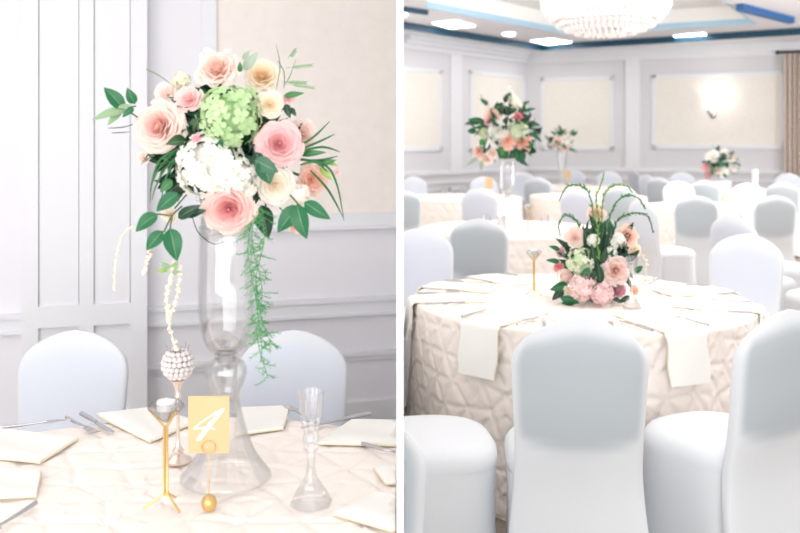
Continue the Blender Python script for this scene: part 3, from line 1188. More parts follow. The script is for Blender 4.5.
def stroke(mb, pts, ws, lay_=0.0):
    """flat pen stroke on the card face; points in picture pixels of the card"""
    P_ = [Vector(((180 + a / 6.667 - 209) / s, zc(385 + b / 6.667))) for a, b in pts]
    vs = []
    for i, p in enumerate(P_):
        d = (P_[min(i + 1, len(P_) - 1)] - P_[max(i - 1, 0)]).normalized()
        n = Vector((-d.y, d.x)) * ws[i] / 6.667 / s / 2
        for w in (p + n, p - n):
            vs.append((w.x, -0.0016 - lay_, w.y)); vs.append((w.x, -0.0009, w.y))
    fs = []
    for i in range(len(P_) - 1):
        a_ = i * 4
        fs += [(a_, a_ + 2, a_ + 6, a_ + 4), (a_ + 1, a_ + 5, a_ + 7, a_ + 3), (a_, a_ + 4, a_ + 5, a_ + 1), (a_ + 2, a_ + 3, a_ + 7, a_ + 6)]
    fs += [(0, 1, 3, 2), (len(vs) - 4, len(vs) - 2, len(vs) - 1, len(vs) - 3)]
    mb.add(vs, fs)


mb = MB()
stroke(mb, [(298, 156), (283, 168), (255, 200), (220, 240), (180, 290), (145, 335), (128, 358), (112, 368)], [3, 16, 22, 24, 26, 26, 24, 8])
stroke(mb, [(290, 158), (240, 182), (180, 222), (130, 258), (96, 288)], [6, 8, 7, 6, 7], 0.0003)
stroke(mb, [(92, 290), (130, 286), (180, 282), (215, 284), (234, 294)], [7, 8, 8, 9, 4], 0.0006)
mb.build('number_four', M['ink'], card, smooth=False)

# beaded crystal ball on a silver stem
q = tpt(178, 463)
cb = thing('crystal_ball_holder', 'beaded crystal ball candle holder on a slim silver stem, left of the vase', 'candle holder', (q.x, q.y, 0.754))
s2 = F / q.y
zz = lambda py: EYE - (py - HOR) / s2 - 0.754
bz = zz(364); br = 14.5 / s2
mb = MB()
mb.lathe([(0.0005, 0.0), (0.030, 0.0), (0.031, 0.005), (0.020, 0.012), (0.012, 0.018), (0.014, 0.026), (0.007, 0.034), (0.004, 0.05), (0.0036, zz(409)), (0.008, zz(405)), (0.0045, zz(400)), (0.009, zz(396)), (0.006, zz(392)), (0.011, zz(384)), (0.017, zz(380)), (0.012, zz(378))], 28)
mb.build('stem', M['rosesilver'], cb)
mb = MB()
fr_ = MB()
for j in range(6):
    ph = -0.95 + j * 0.36
    n = max(5, int(round(2 * PI * math.cos(ph) * br / 0.0115)))
    for i in range(n):
        a = 2 * PI * (i + 0.5 * (j % 2)) / n
        c = (br * math.cos(ph) * math.cos(a), br * math.cos(ph) * math.sin(a), bz + br * math.sin(ph))
        mb.sphere(c, 0.0066, 8, 6)
        nrm = Vector((math.cos(ph) * math.cos(a), math.cos(ph) * math.sin(a), math.sin(ph)))
        ax = nrm.orthogonal().normalized(); ay = nrm.cross(ax)
        cc = Vector(c) - nrm * 0.001
        fr_.tube([cc + (ax * math.cos(2 * PI * k / 10) + ay * math.sin(2 * PI * k / 10)) * 0.0062 for k in range(10)], 0.0006, 4, closed=True)
mb.build('crystal_beads', M['bead'], cb); fr_.build('wire_mesh', M['silver'], cb)
mb = MB(); mb.lathe([(0.0005, bz - br * 0.8), (br * 0.7, bz - br * 0.45), (br * 0.86, bz), (br * 0.72, bz + br * 0.62)], 24); mb.build('inner_cup', M['silver'], cb)
mb = MB()
for k in range(6):
    a = 2 * PI * k / 6
    mb.tube([(0.022 * math.cos(a), 0.022 * math.sin(a), bz + br * 0.8), (0.026 * math.cos(a), 0.026 * math.sin(a), zz(344))], 0.0012, 5)
mb.build('prongs', M['silver'], cb)


def glass_stick(loc, label, s=1.0):
    t = thing('glass_candlestick', label, 'candlestick', loc, 0.3, None, s)
    k = 471.0
    mb = MB()
    pr = [(501, 20), (499, 21), (494, 18), (488, 15), (484, 11.5), (481, 10.5), (478, 7.5)]
    mb.lathe([(r / k, (501 - y) / k) for y, r in pr], 8, cap=(True, False)); mb.build('foot', M['crystal'], t, smooth=False)
    pr = [(478, 7.5), (472, 5), (462, 4), (452, 4), (448, 7), (445, 7), (443, 5), (440, 8), (436, 8), (433, 6.5)]
    mb = MB(); mb.lathe([(r / k, (501 - y) / k) for y, r in pr], 20); mb.build('stem', M['crystal'], t)
    pr = [(433, 6.5), (428, 7.5), (420, 9.5), (418, 10), (405, 11), (392, 12.5), (392, 11), (405, 9.5), (416, 8), (420, 0.5)]
    mb = MB()
    nn = 40
    vs, fs = [], []
    for y, r in pr:
        for i in range(nn):
            a = 2 * PI * i / nn
            rr = r / k * (1 + (0.05 if (i % 2) and 390 < y < 419 else 0))
            vs.append((rr * math.cos(a), rr * math.sin(a), (501 - y) / k))
    for j in range(len(pr) - 1):
        for i in range(nn):
            fs.append((j * nn + i, j * nn + (i + 1) % nn, (j + 1) * nn + (i + 1) % nn, (j + 1) * nn + i))
    mb.add(vs, fs); mb.build('cup', M['crystal'], t, smooth=False)
    return t


q = tpt(311, 506)
glass_stick((q.x, q.y, 0.754), 'cut glass candlestick with a ribbed cup on the left table')
q = tpt(632, 309)
glass_stick((q.x, q.y, 0.754), 'clear glass candlestick in front of the low centrepiece on the right table', 0.98)


def tumbler(loc, label):
    t = thing('water_glass', label, 'glass', loc, group='water glasses on the tall vase table')
    mb = MB(); mb.lathe([(0.0005, 0), (0.03, 0), (0.034, 0.005), (0.038, 0.14), (0.035, 0.14), (0.031, 0.01), (0.0005, 0.01)], 24); mb.build('tumbler', M['crystal'], t)
    return t


tumbler((0.70, 7.2, 0.754), 'clear water glass just left of the tall vase foot in the right room')
tumbler((0.80, 7.1, 0.754), 'clear water glass touching the left edge of the tall vase foot, front')
tumbler((1.16, 7.2, 0.754), 'clear water glass right of the small gold holder by the tall vase')


# ------------------------------------------------------------------ flowers
def basis(d, spin=0.0):
    z = Vector(d).normalized()
    x = z.orthogonal().normalized()
    y = z.cross(x)
    c, s_ = math.cos(spin), math.sin(spin)
    return Matrix(((x * c + y * s_), (y * c - x * s_), z)).transposed()


def lerp(a, b, t):
    return a + (b - a) * t


def rose(mb, c, d, R, inner, outer, n=30, noise=0.06, openness=1.0, nu=6, nv=5):
    B = basis(d, random.uniform(0, 6))
    c = Vector(c)
    for i in range(n):
        t = i / (n - 1)
        a0 = i * 2.399 + random.uniform(-.15, .15)
        hw = lerp(1.25, 0.62, t ** 0.7)
        rt = lerp(0.13, 1.0, t ** 0.9) * (openness if t > 0.5 else 1)
        zt = lerp(0.62, 0.20, t ** 1.2)
        ph = random.uniform(0, 6); k1 = random.uniform(-1, 1) * noise
        tint = random.uniform(-0.06, 0.06)
        vs, cs, fs = [], [], []
        for iu in range(nu + 1):
            u = iu / nu * 2 - 1
            for iv in range(nv + 1):
                v = iv / nv
                ve = v * (1 - 0.22 * abs(u) ** 3)
                r = 0.04 + (rt - 0.04) * (1 - (1 - ve) ** 1.7) * (1 + k1 * math.sin(3 * u + ph) * v)
                z = -0.25 * (1 - ve) * t + zt * ve ** 1.1 - 0.22 * (0.3 + t) * max(0, ve - 0.78) ** 2 / 0.048 + noise * 0.7 * v * math.sin(4 * u + ph)
                a = a0 + u * hw * (0.55 + 0.45 * v)
                vs.append(c + B @ Vector((r * math.cos(a), r * math.sin(a), z)) * R)
                q = min(1, max(0, 0.5 * t + 0.62 * v - 0.06 + tint))
                cs.append(mixc(inner, outer, q))
        for iu in range(nu):
            for iv in range(nv):
                a_ = iu * (nv + 1) + iv
                fs.append((a_, a_ + nv + 1, a_ + nv + 2, a_ + 1))
        mb.add(vs, fs, col=cs)


def hydrangea(mb, c, d, R, c1, c2, n=70, front=-0.15):
    B = basis(d, random.uniform(0, 6))
    c = Vector(c)
    mb.sphere(c, R * 0.72, 16, 10, col=mixc(c1, c2, 0.8))
    for i in range(n):
        z = 1 - (i + 0.5) / n * (1 - front)
        a = i * 2.39996
        rr = math.sqrt(max(0, 1 - z * z))
        nl = Vector((rr * math.cos(a), rr * math.sin(a), z))
        nl = (nl + Vector([random.uniform(-.25, .25) for _ in range(3)])).normalized()
        pos = c + B @ nl * R * random.uniform(0.80, 1.04)
        Bf = basis(B @ nl, random.uniform(0, 6))
        s_ = R * 1.9 / math.sqrt(n) * random.uniform(0.85, 1.2)
        col = mixc(c1, c2, random.random())
        for k in range(4):
            b = k * PI / 2
            ca, sa = math.cos(b), math.sin(b)
            w_ = random.uniform(-.1, .18)
            pts = [(0, 0, 0.0), (0.38, -0.36, 0.12), (0.5, 0, 0.05), (0.38, 0.36, 0.12), (0.85, -0.44, 0.14 + w_), (1.02, 0, w_), (0.85, 0.44, 0.14 + w_), (1.02, -0.22, 0.05 + w_), (1.02, 0.22, 0.05 + w_)]
            vs = [pos + Bf @ Vector((x * ca - y * sa, x * sa + y * ca, z_)) * s_ for x, y, z_ in pts]
            dk = mixc(col, c2, 0.4)
            mb.add(vs, [(0, 1, 2), (0, 2, 3), (1, 4, 7, 2), (2, 7, 5), (2, 5, 8), (2, 8, 6, 3)], col=[dk, col, col, col, col, col, col, col, col])
        mb.sphere(pos + (B @ nl) * s_ * 0.08, s_ * 0.10, 5, 4, col=c2)


GREEN = rgb(24, 104, 62); DARK = rgb(18, 62, 40); MIDG = rgb(58, 120, 66); PALEG = rgb(140, 170, 130); LIME = rgb(150, 178, 90); SAGE = rgb(160, 176, 158)


def leaf(mb, base, tip, width, col, up=(0, -1, 0.3), fold=0.25, droop=0.1, rib=True, n=8):
    base, tip = Vector(base), Vector(tip)
    ax = tip - base
    L = ax.length
    if L < 1e-5:
        return
    ax.normalize()
    up = Vector(up)
    up = up - ax * up.dot(ax)
    if up.length < 1e-3:
        up = ax.orthogonal()
    up.normalize()
    sd = ax.cross(up)
    vs, cs, fs = [], [], []
    lite = mixc(col, rgb(190, 210, 170), 0.35)
    for i in range(n + 1):
        t = i / n
        w = width / 2 * (math.sin(PI * min(1, t * 1.0) ** 0.75) ** 0.85 if 0 < t < 1 else 0.02)
        p = base + ax * L * t + up * (math.sin(PI * t) * droop * L - droop * L * t * t)
        for k, f in ((-1, 1), (-0.55, 0.5), (-0.07, 0.05), (0, 0), (0.07, 0.05), (0.55, 0.5), (1, 1)):
            vs.append(p + sd * w * k + up * (w * fold * f))
            cs.append(lite if (k == 0 and rib) else col)
    for i in range(n):
        for k in range(6):
            a_ = i * 7 + k
            fs.append((a_, a_ + 1, a_ + 8, a_ + 7))
    mb.add(vs, fs, col=cs)


def smooth_path(pts, m=10):
    pts = [Vector(p) for p in pts]
    out = []
    n = len(pts)
    for i in range(n - 1):
        p0, p1, p2, p3 = pts[max(i - 1, 0)], pts[i], pts[i + 1], pts[min(i + 2, n - 1)]
        for k in range(m):
            t = k / m
            out.append(0.5 * ((2 * p1) + (p2 - p0) * t + (2 * p0 - 5 * p1 + 4 * p2 - p3) * t * t + (3 * p1 - p0 - 3 * p2 + p3) * t ** 3))
    out.append(pts[-1])
    return out


class Arr:
    """an arrangement: all parts hang under one thing; picture points become points at their own distance"""

    def __init__(self, name, label, base, centre_px, d, Rpx, group=None):
        self.base = Vector(base)
        self.d = d
        self.c = P(centre_px[0], centre_px[1], d)
        self.R = Rpx / F * d
        self.t = thing(name, label, 'flower arrangement', base, 0, group)
        self.cpx = centre_px
        self.grow = 1.12

    def pt(self, px, py, off=None):
        """off: metres towards the camera; None = on the dome"""
        if off is None:
            p = P(px, py, self.d)
            dx, dz = p.x - self.c.x, p.z - self.c.z
            off = 0.85 * math.sqrt(max(0.0, self.R ** 2 - dx * dx - dz * dz))
        return P(px, py, self.d - off) - self.base

    def dirn(self, p, face=0.7):
        v = p - (self.c - self.base)
        v = v.normalized() if v.length > 1e-6 else Vector((0, -1, 0))
        return (v * (1 - face) + Vector((0, -1, 0.12)) * face).normalized()

    def flower(self, kind, px, py, rpx, c1, c2, label=None, off=None, face=0.72, name=None, **k):
        rpx *= self.grow
        wt = (1, 1, 1, 1)
        if kind != 'hydrangea':
            c1, c2 = mixc(c1, wt, 0.30), mixc(c2, wt, 0.25)
        else:
            c1, c2 = mixc(c1, wt, 0.15), mixc(c2, wt, 0.15)
        p = self.pt(px, py, off)
        R = rpx / F * self.d
        mb = MB()
        dd = self.dirn(p, face)
        if kind == 'hydrangea':
            hydrangea(mb, p - dd * R * 0.5, dd, R, c1, c2, **k)
        else:
            rose(mb, p - dd * R * 0.3, dd, R, c1, c2, **k)
            mb.sphere(p - dd * R * 0.08, R * 0.06, 8, 6, col=c1)
        o = mb.build(name or kind, M['petal'], self.t, attr=True, smooth='all', fix=False)
        if label:
            o['label'] = label
        if kind != 'hydrangea' and rpx > 8:
            s_ = MB(); b0 = p - dd * R * 0.42
            s_.tube([b0, b0 * 0.55 + (self.c - self.base) * 0.45], [R * 0.1, R * 0.05], 6, col=MIDG)
            s_.build('flower_stem', M['stem'], o)
        return o

    def leaves(self, lst, name='leaf_spray', col=GREEN, label=None, wr=0.5, stem=None, droop=0.08):
        """lst: (bx, by, tx, ty, off[, width ratio[, colour]])"""
        mb = MB()
        for l in lst:
            if not stem:
                mb = MB()
            bx, by, tx, ty, off = l[:5]
            w = l[5] if len(l) > 5 else wr
            cc = l[6] if len(l) > 6 else col
            b = self.pt(bx, by, off); e = self.pt(tx, ty, off + 0.01)
            leaf(mb, b, e, (e - b).length * w, cc, up=(random.uniform(-.3, .3), -1, random.uniform(0, .5)), droop=droop)
            if not stem:
                o = mb.build('leaf', M['leaf'], self.t, attr=True, smooth='all', fix=False)
        if not stem:
            return o
        if stem:
            for st in stem:
                mb.tube(smooth_path([self.pt(x, y, o_) for x, y, o_ in st], 6), self.d / F * 0.8, 5, col=mixc(MIDG, rgb(110, 90, 60), 0.4))
        o = mb.build(name, M['leaf'], self.t, attr=True, smooth='all', fix=False)
        if label:
            o['label'] = label
        return o

    def blades(self, lst, name='grass_blade', wpx=2.0, col=MIDG):
        for pts in lst:
            mb = MB()
            path = smooth_path([self.pt(x, y, o_) for x, y, o_ in pts], 8)
            n = len(path)
            w = wpx / F * self.d / 2
            rad = [w * (0.25 + 0.75 * math.sin(PI * min(1, (i + 0.6) / n)) ** 0.7) * (1 - 0.6 * (i / n) ** 3) for i in range(n)]
            mb.tube(path, rad, 5, col=mixc(col, DARK, random.uniform(0, 0.35)))
            mb.build(name, M['leaf'], self.t, attr=True)

    def filler(self, n, lpx, cols, rmin=0.35, rmax=0.95, name='filler_foliage'):
        mb = MB()
        s_ = self.d / F
        c = self.c - self.base
        for i in range(n):
            z = random.uniform(-0.75, 1); a = random.uniform(0, 2 * PI)
            rr = math.sqrt(1 - z * z)
            v = Vector((rr * math.cos(a), rr * math.sin(a) - 0.25, z)).normalized()
            b = c + v * self.R * random.uniform(rmin, rmax * 0.8)
            e = b + (v + Vector([random.uniform(-.8, .8) for _ in range(3)])).normalized() * lpx * s_ * random.uniform(0.7, 1.3)
            leaf(mb, b, e, lpx * s_ * random.uniform(0.35, 0.6), random.choice(cols), up=v, n=5)
        # stems running down to the opening
        for i in range(14):
            a = random.uniform(0, 2 * PI); r_ = random.uniform(0.2, 0.7) * self.R
            mb.tube([c + Vector((r_ * math.cos(a), r_ * math.sin(a), random.uniform(-0.2, 0.4) * self.R)), c + Vector((0.05 * math.cos(a), 0.05 * math.sin(a), -self.R * 0.8))], s_ * 1.2, 5, col=MIDG)
        return mb.build(name, M['leaf'], self.t, attr=True, smooth='all', fix=False)

    def berries(self, pts, rpx=1.8, step=0.006, name='berry_strand', wob=1.6):
        mb = MB()
        s_ = self.d / F
        path = smooth_path([self.pt(x, y, o_) for x, y, o_ in pts], 14)
        mb.tube(path, 0.5 * s_, 5)
        acc = 0
        for i in range(1, len(path)):
            acc += (path[i] - path[i - 1]).length
            if acc > step:
                acc = 0
                for q_ in range(2):
                    j = Vector([random.uniform(-1, 1) * wob * s_ for _ in range(3)])
                    mb.sphere(path[i] + j, rpx * s_ * random.uniform(0.6, 1.1), 6, 5)
        return mb.build(name, M['berry'], self.t)


# palette
BLUSH, PEACH, PINK, CORAL = rgb(252, 222, 208), rgb(253, 205, 180), rgb(247, 178, 180), rgb(252, 180, 150)
PALE, CREAM, YCREAM, WHITE = rgb(253, 234, 224), rgb(253, 243, 224), rgb(253, 228, 184), rgb(252, 251, 247)
DPINK, HOT, MAUVE = rgb(240, 140, 150), rgb(226, 64, 96), rgb(216, 150, 166)

# --- the tall arrangement on the left
A = Arr('flower_arrangement', 'big rose and hydrangea bouquet spilling over the tall glass vase on the left table', (vase_loc[0], VD, vase_loc[2] + 0.562), (226, 148), VD, 82)
mb = MB(); mb.sphere(A.c - A.base + Vector((0, 0, -0.06)), 0.07, 16, 10); mb.build('foam_core', M['foam'], A.t)
A.grow = 1.05
A.filler(340, 27, [DARK, DARK, GREEN, rgb(30, 80, 52), rgb(60, 96, 62)], 0.3, 0.86)
A.flower('rose', 156, 125, 27, rgb(250, 176, 166), rgb(253, 228, 214), 'large pale peach rose with a pink heart', n=44, noise=.08, nu=8, off=0.105)
A.flower('rose', 188, 98, 15, PINK, rgb(252, 212, 205), 'small pink rose beside the large peach one', n=22)
A.flower('rose', 164, 92, 14, rgb(248, 214, 204), PALE, 'pale blush rosebud at the upper left', n=16, off=0.05)
A.flower('carnation', 216, 66, 22, CORAL, PALE, 'pale ruffled flower with a peach heart at the top', n=34, noise=.2, off=0.06)
A.flower('rose', 262, 74, 20, rgb(250, 196, 96), CREAM, 'cream rose with a yellow heart', n=34)
A.flower('rose', 270, 103, 15, YCREAM, rgb(253, 240, 220), 'smaller cream rose under the yellow-hearted one', n=26)
A.flower('hydrangea', 229, 112, 29, rgb(206, 232, 172), rgb(172, 212, 140), 'light green hydrangea', n=60)
A.flower('hydrangea', 206, 166, 31, rgb(254, 253, 250), rgb(246, 244, 232), 'white hydrangea, the larger head', n=80)
A.flower('hydrangea', 236, 178, 21, rgb(254, 253, 250), rgb(246, 244, 232), 'white hydrangea, the smaller head', n=55)
A.flower('rose', 280, 143, 24, rgb(242, 150, 158), rgb(252, 206, 204), 'pink rose at the right', n=38, noise=.08)
A.flower('rose', 275, 185, 21, rgb(250, 230, 200), rgb(253, 247, 236), 'cream white rose low on the right', n=28)
A.flower('rose', 228, 210, 26, rgb(238, 120, 140), rgb(253, 210, 196), 'pink and peach rose over the vase rim', n=40, off=0.15, noise=.08)
A.flower('carnation', 313, 180, 17, CORAL, rgb(253, 208, 188), 'peach ruffled flower at the right edge', n=28, noise=.2, off=0.04)
A.flower('carnation', 303, 133, 17, rgb(252, 196, 176), PALE, 'peach flower behind the pink rose', n=24, noise=.2, off=0.0)
A.flower('carnation', 296, 226, 9, CORAL, rgb(253, 214, 190), 'small peach flower behind the lower leaves', n=16, noise=.2, off=0.03)
A.flower('rose', 142, 158, 8, rgb(250, 206, 190), PALE, 'tiny blush flower under the large peach rose', n=14, off=0.03)
A.flower('rose', 196, 138, 5, DPINK, rgb(226, 150, 170), 'dark pink bud between the hydrangeas', n=10, off=0.15)
A.flower('rose', 288, 98, 7, rgb(232, 120, 120), rgb(248, 200, 196), 'pink bud beside the cream roses', n=12, off=0.07)
A.flower('rose', 337, 172, 5, rgb(240, 170, 180), rgb(248, 210, 210), 'pink bud at the far right tip', n=10, off=0.02)
A.flower('rose', 168, 215, 10, rgb(246, 220, 196), rgb(250, 236, 222), 'cream bloom behind the lower left leaves', n=16, off=0.05)
A.flower('hydrangea', 301, 195, 9, WHITE, CREAM, 'cluster of tiny white filler blossoms', off=0.09, n=24)
A.flower('hydrangea', 180, 79, 8, rgb(248, 244, 228), rgb(226, 226, 190), 'cream filler blossoms at the upper left', off=0.06, n=18)
# leaf sprays
A.leaves([(124, 109, 104, 87, .10, .5), (135, 104, 127, 88, .10, .6), (130, 106, 116, 108, .10, .4, PALEG), (128, 110, 91, 119, .10, .28, PALEG), (122, 112, 107, 125, .1, .42, PALEG), (134, 108, 122, 117, .1, .5)],
         label='small leaf spray pointing out at the upper left', stem=[[(136, 106, .1), (128, 110, .1), (150, 125, .06)]])
A.leaves([(178, 193, 156, 211, .17, .55), (158, 214, 135, 231, .17, .58), (163, 231, 146, 250, .17, .58), (170, 228, 177, 261, .17, .56), (178, 218, 200, 205, .17, .42, DARK), (186, 216, 206, 210, .16, .4, DARK), (172, 180, 160, 192, .14, .6, MIDG)],
         label='broad leaf spray hanging at the lower left', stem=[[(182, 206, .13), (172, 216, .16), (164, 232, .16)], [(172, 216, .16), (158, 214, .165)], [(172, 216, .16), (170, 228, .165)]])
A.leaves([(300, 206, 277, 232, .12, .55), (297, 204, 306, 239, .13, .52), (304, 202, 330, 219, .13, .46), (262, 205, 268, 238, .10, .6, DARK), (252, 200, 246, 222, .10, .5, DARK)],
         label='dark leaf spray at the lower right', stem=[[(290, 195, .1), (300, 206, .12)]])
A.leaves([(262, 160, 270, 184, .2, .8, rgb(40, 96, 66)), (255, 160, 278, 172, .2, .6, rgb(60, 110, 84)), (256, 152, 262, 172, .19, .6, DARK)], label='grey green ivy leaf below the pink rose')
A.leaves([(244, 70, 258, 52, .08, .45, SAGE), (240, 72, 240, 62, .1, .5, MIDG), (243, 60, 250, 50, .06, .4, SAGE)], label='sage leaves behind the yellow-hearted rose')
A.leaves([(318, 165, 336, 160, .05, .35, MIDG), (320, 168, 332, 180, .05, .4, LIME), (324, 160, 338, 166, .04, .3, LIME), (300, 155, 326, 152, .06, .25, MIDG)], label='small green leaves around the right bud')
A.leaves([(284, 96, 304, 93, .07, .3, MIDG), (286, 104, 290, 118, .08, .5, DARK), (290, 108, 296, 116, .08, .5, DARK)], label='leaves beside the pink bud')
A.blades([[(293, 148, .08), (312, 138, .07), (330, 121, .06)], [(294, 152, .08), (318, 142, .06), (335, 134, .05)], [(296, 152, .09), (322, 147, .07), (340, 152, .05)], [(298, 158, .08), (325, 165, .06), (337, 185, .05), (344, 221, .04)],
          [(300, 160, .08), (320, 160, .06), (338, 156, .05)], [(310, 170, .06), (328, 190, .05), (343, 217, .04)], [(300, 165, .08), (315, 162, .07), (328, 172, .06)]], wpx=2.6)
A.blades([[(180, 148, .13), (160, 160, .14), (152, 182, .14), (150, 204, .13)], [(176, 150, .13), (158, 170, .14), (150, 190, .14)], [(182, 152, .14), (166, 168, .14), (156, 186, .14), (152, 200, .13)], [(176, 158, .13), (166, 178, .14), (161, 200, .14)]], wpx=2.0, col=MIDG)
A.blades([[(146, 69, .05), (160, 76, .06), (176, 88, .07)], [(284, 86, .06), (290, 76, .06), (296, 59, .06)], [(284, 88, .06), (284, 72, .05), (277, 60, .05)], [(276, 90, .06), (280, 66, .04), (276, 44, .03)]], wpx=1.1, col=rgb(120, 140, 100))
for (x0, y0, x1, y1) in ((286, 68, 312, 65), (286, 84, 314, 88), (282, 82, 306, 83), (288, 58, 294, 49)):
    mb = MB()
    p, q = A.pt(x0, y0, .05), A.pt(x1, y1, .04)
    mb.tube([p, q], 0.0007, 4, col=PALEG)
    for k in range(16):
        f = 0.25 + 0.75 * k / 16
        w = p.lerp(q, f)
        for sg in (-1, 1):
            mb.tube([w, w + Vector((0.008, random.uniform(-.003, .003), sg * 0.004))], [0.0010, 0.0003], 4, col=PALEG)
    mb.build('seed_head', M['leaf'], A.t, attr=True)
A.blades([[(190, 208, .12), (198, 232, .12), (214, 244, .13), (228, 240, .13)], [(108, 128, .05), (124, 127, .07), (140, 122, .08)], [(112, 133, .05), (130, 132, .07)]], name='bare_twig', wpx=1.1, col=rgb(70, 70, 56))
# cream berry strands
A.berries([(133, 226, .12), (122, 236, .12), (116, 260, .12), (114, 290, .12)], rpx=1.0, step=0.010, wob=1.2)
A.berries([(175, 258, .13), (168, 290, .13), (168, 318, .13), (176, 350, .13)], rpx=1.9)
A.berries([(180, 262, .13), (178, 290, .13), (170, 318, .13)], rpx=1.7)
A.berries([(150, 246, .12), (148, 258, .12), (144, 274, .12)], rpx=1.6)
A.leaves([(170, 268, 160, 262, .13, .5, PALEG), (172, 270, 178, 262, .13, .6, PALEG), (168, 270, 156, 272, .13, .4, LIME), (172, 272, 180, 272, .13, .5, PALEG)], label='pale bracts above the berry strands')
# hanging asparagus fern
mb = MB()
FG = rgb(62, 150, 84)
paths = [[(257, 205, .13), (252, 240, .14), (262, 290, .14), (257, 335, .14), (268, 378, .14)], [(260, 205, .13), (264, 240, .14), (256, 280, .14), (262, 320, .15), (272, 345, .14)], [(254, 210, .13), (248, 250, .14), (256, 300, .14), (262, 350, .14)]]
for pth in paths:
    path = smooth_path([A.pt(x, y, o_) for x, y, o_ in pth], 22)
    mb.tube(path, 0.0009, 5, col=FG)
    for i in range(3, len(path), 2):
        b = path[i]
        a = random.uniform(0, 2 * PI)
        L = random.uniform(0.014, 0.034)
        dv_ = Vector((math.cos(a), math.sin(a) * 0.6, -0.55 + random.uniform(-.3, .5))).normalized()
        e = b + dv_ * L
        mb.tube([b, e], [0.0006, 0.0003], 3, col=FG, cap=False)
        for k in range(9):
            w = b.lerp(e, (k + 1) / 9)
            nd = (dv_ + Vector([random.uniform(-1, 1) for _ in range(3)])).normalized() * random.uniform(0.005, 0.011)
            mb.tube([w, w + nd], [0.0008, 0.0004], 3, col=mixc(FG, rgb(120, 190, 120), random.random() * 0.6), cap=False)
o = mb.build('hanging_fern', M['leaf'], A.t, attr=True, fix=False); o['label'] = 'feathery green fern trailing beside the vase'

# --- the low centrepiece on the right table
qd = 4.22
B_ = Arr('flower_arrangement', 'low rose and pink hydrangea centrepiece with arching greenery on the right table', (P(598, 0, qd).x, qd, 0.756), (598, 258), qd, 44)
mb = MB(); mb.lathe([(0.0005, 0), (0.075, 0), (0.09, 0.06), (0.0005, 0.08)], 20); mb.build('low_bowl', M['foam'], B_.t)
B_.grow = 0.98
B_.filler(230, 15, [DARK, DARK, GREEN, rgb(34, 88, 52), rgb(26, 70, 44)], 0.2, 0.85)
B_.flower('rose', 597, 212, 11, rgb(250, 200, 176), rgb(253, 224, 208), 'peach rose at the top', n=26)
B_.flower('rose', 575, 237, 12, rgb(252, 210, 190), PALE, 'blush rose at the left', n=26)
B_.flower('rose', 629, 235, 13, CORAL, rgb(253, 220, 198), 'peach rose at the right', n=28, noise=.1)
B_.flower('hydrangea', 582, 263, 14, rgb(246, 248, 228), rgb(206, 226, 176), 'white and pale green hydrangea', n=50)
B_.flower('rose', 617, 271, 16, rgb(252, 200, 180), rgb(253, 230, 220), 'large blush peony', n=38, noise=.16, off=0.2)
B_.flower('hydrangea', 583, 289, 13, rgb(255, 234, 230), rgb(252, 212, 212), 'pink hydrangea low on the left', n=45, off=0.2)
B_.flower('hydrangea', 602, 294, 12, rgb(255, 228, 226), rgb(250, 204, 208), 'pink hydrangea low in the middle', n=40, off=0.21)
B_.flower('hydrangea', 620, 291, 7, rgb(226, 150, 165), rgb(200, 110, 130), 'small mauve pink cluster', n=22)
B_.flower('rose', 558, 267, 6, HOT, rgb(240, 110, 120), 'hot pink bud at the left', n=14, off=0.06)
B_.flower('rose', 560, 252, 6, MAUVE, rgb(206, 150, 160), 'mauve bud at the left', n=14, off=0.05)
B_.flower('rose', 568, 291, 5.5, YCREAM, CREAM, 'small cream bud', n=14, off=0.15)
B_.flower('hydrangea', 618, 240, 8, WHITE, rgb(240, 240, 225), 'white blossom beside the peach rose', n=24)
B_.flower('hydrangea', 612, 253, 6, WHITE, rgb(240, 240, 225), 'white blossom in the middle', n=18)
B_.flower('hydrangea', 594, 240, 6, WHITE, rgb(240, 240, 225), 'white blossom under the top rose', n=18)
B_.flower('rose', 636, 250, 8, rgb(250, 214, 170), CREAM, 'cream flower behind the peach rose', n=18, off=0.03)
B_.flower('rose', 635, 291, 6, rgb(244, 170, 110), rgb(250, 200, 160), 'orange peach flower at the right foot', n=14, off=0.1)
B_.flower('hydrangea', 565, 277, 8, PALE, rgb(250, 214, 204), 'pale blush cluster at the left', n=22, off=0.1)
B_.leaves([(598, 262, 597, 226, .12, .3), (606, 258, 613, 224, .12, .28), (590, 258, 584, 230, .12, .3), (600, 250, 605, 220, .1, .28), (612, 262, 622, 234, .1, .3), (594, 272, 592, 244, .17, .34), (603, 272, 606, 246, .17, .32), (598, 240, 590, 214, .08, .28),
           (584, 246, 572, 226, .08, .3), (616, 250, 634, 222, .06, .28), (600, 284, 598, 262, .19, .4), (626, 262, 640, 250, .06, .35), (570, 250, 556, 238, .07, .3), (590, 280, 600, 268, .19, .4)], name='upright_leaves', col=rgb(14, 64, 36))
B_.leaves([(568, 284, 550, 290, .12, .5), (566, 288, 552, 300, .12, .5, DARK), (560, 298, 580, 303, .16, .4), (604, 286, 607, 250 + 50, .2, .6, GREEN), (598, 284, 592, 299, .2, .5), (612, 298, 622, 302, .18, .45, DARK), (634, 272, 643, 266, .06, .6), (560, 250, 549, 246, .05, .4), (560, 262, 546, 260, .05, .35), (590, 268, 580, 276, .2, .5), (630, 296, 618, 303, .16, .4, DARK), (575, 303, 561, 303, .15, .4)], label='dark leaf spray around the foot')


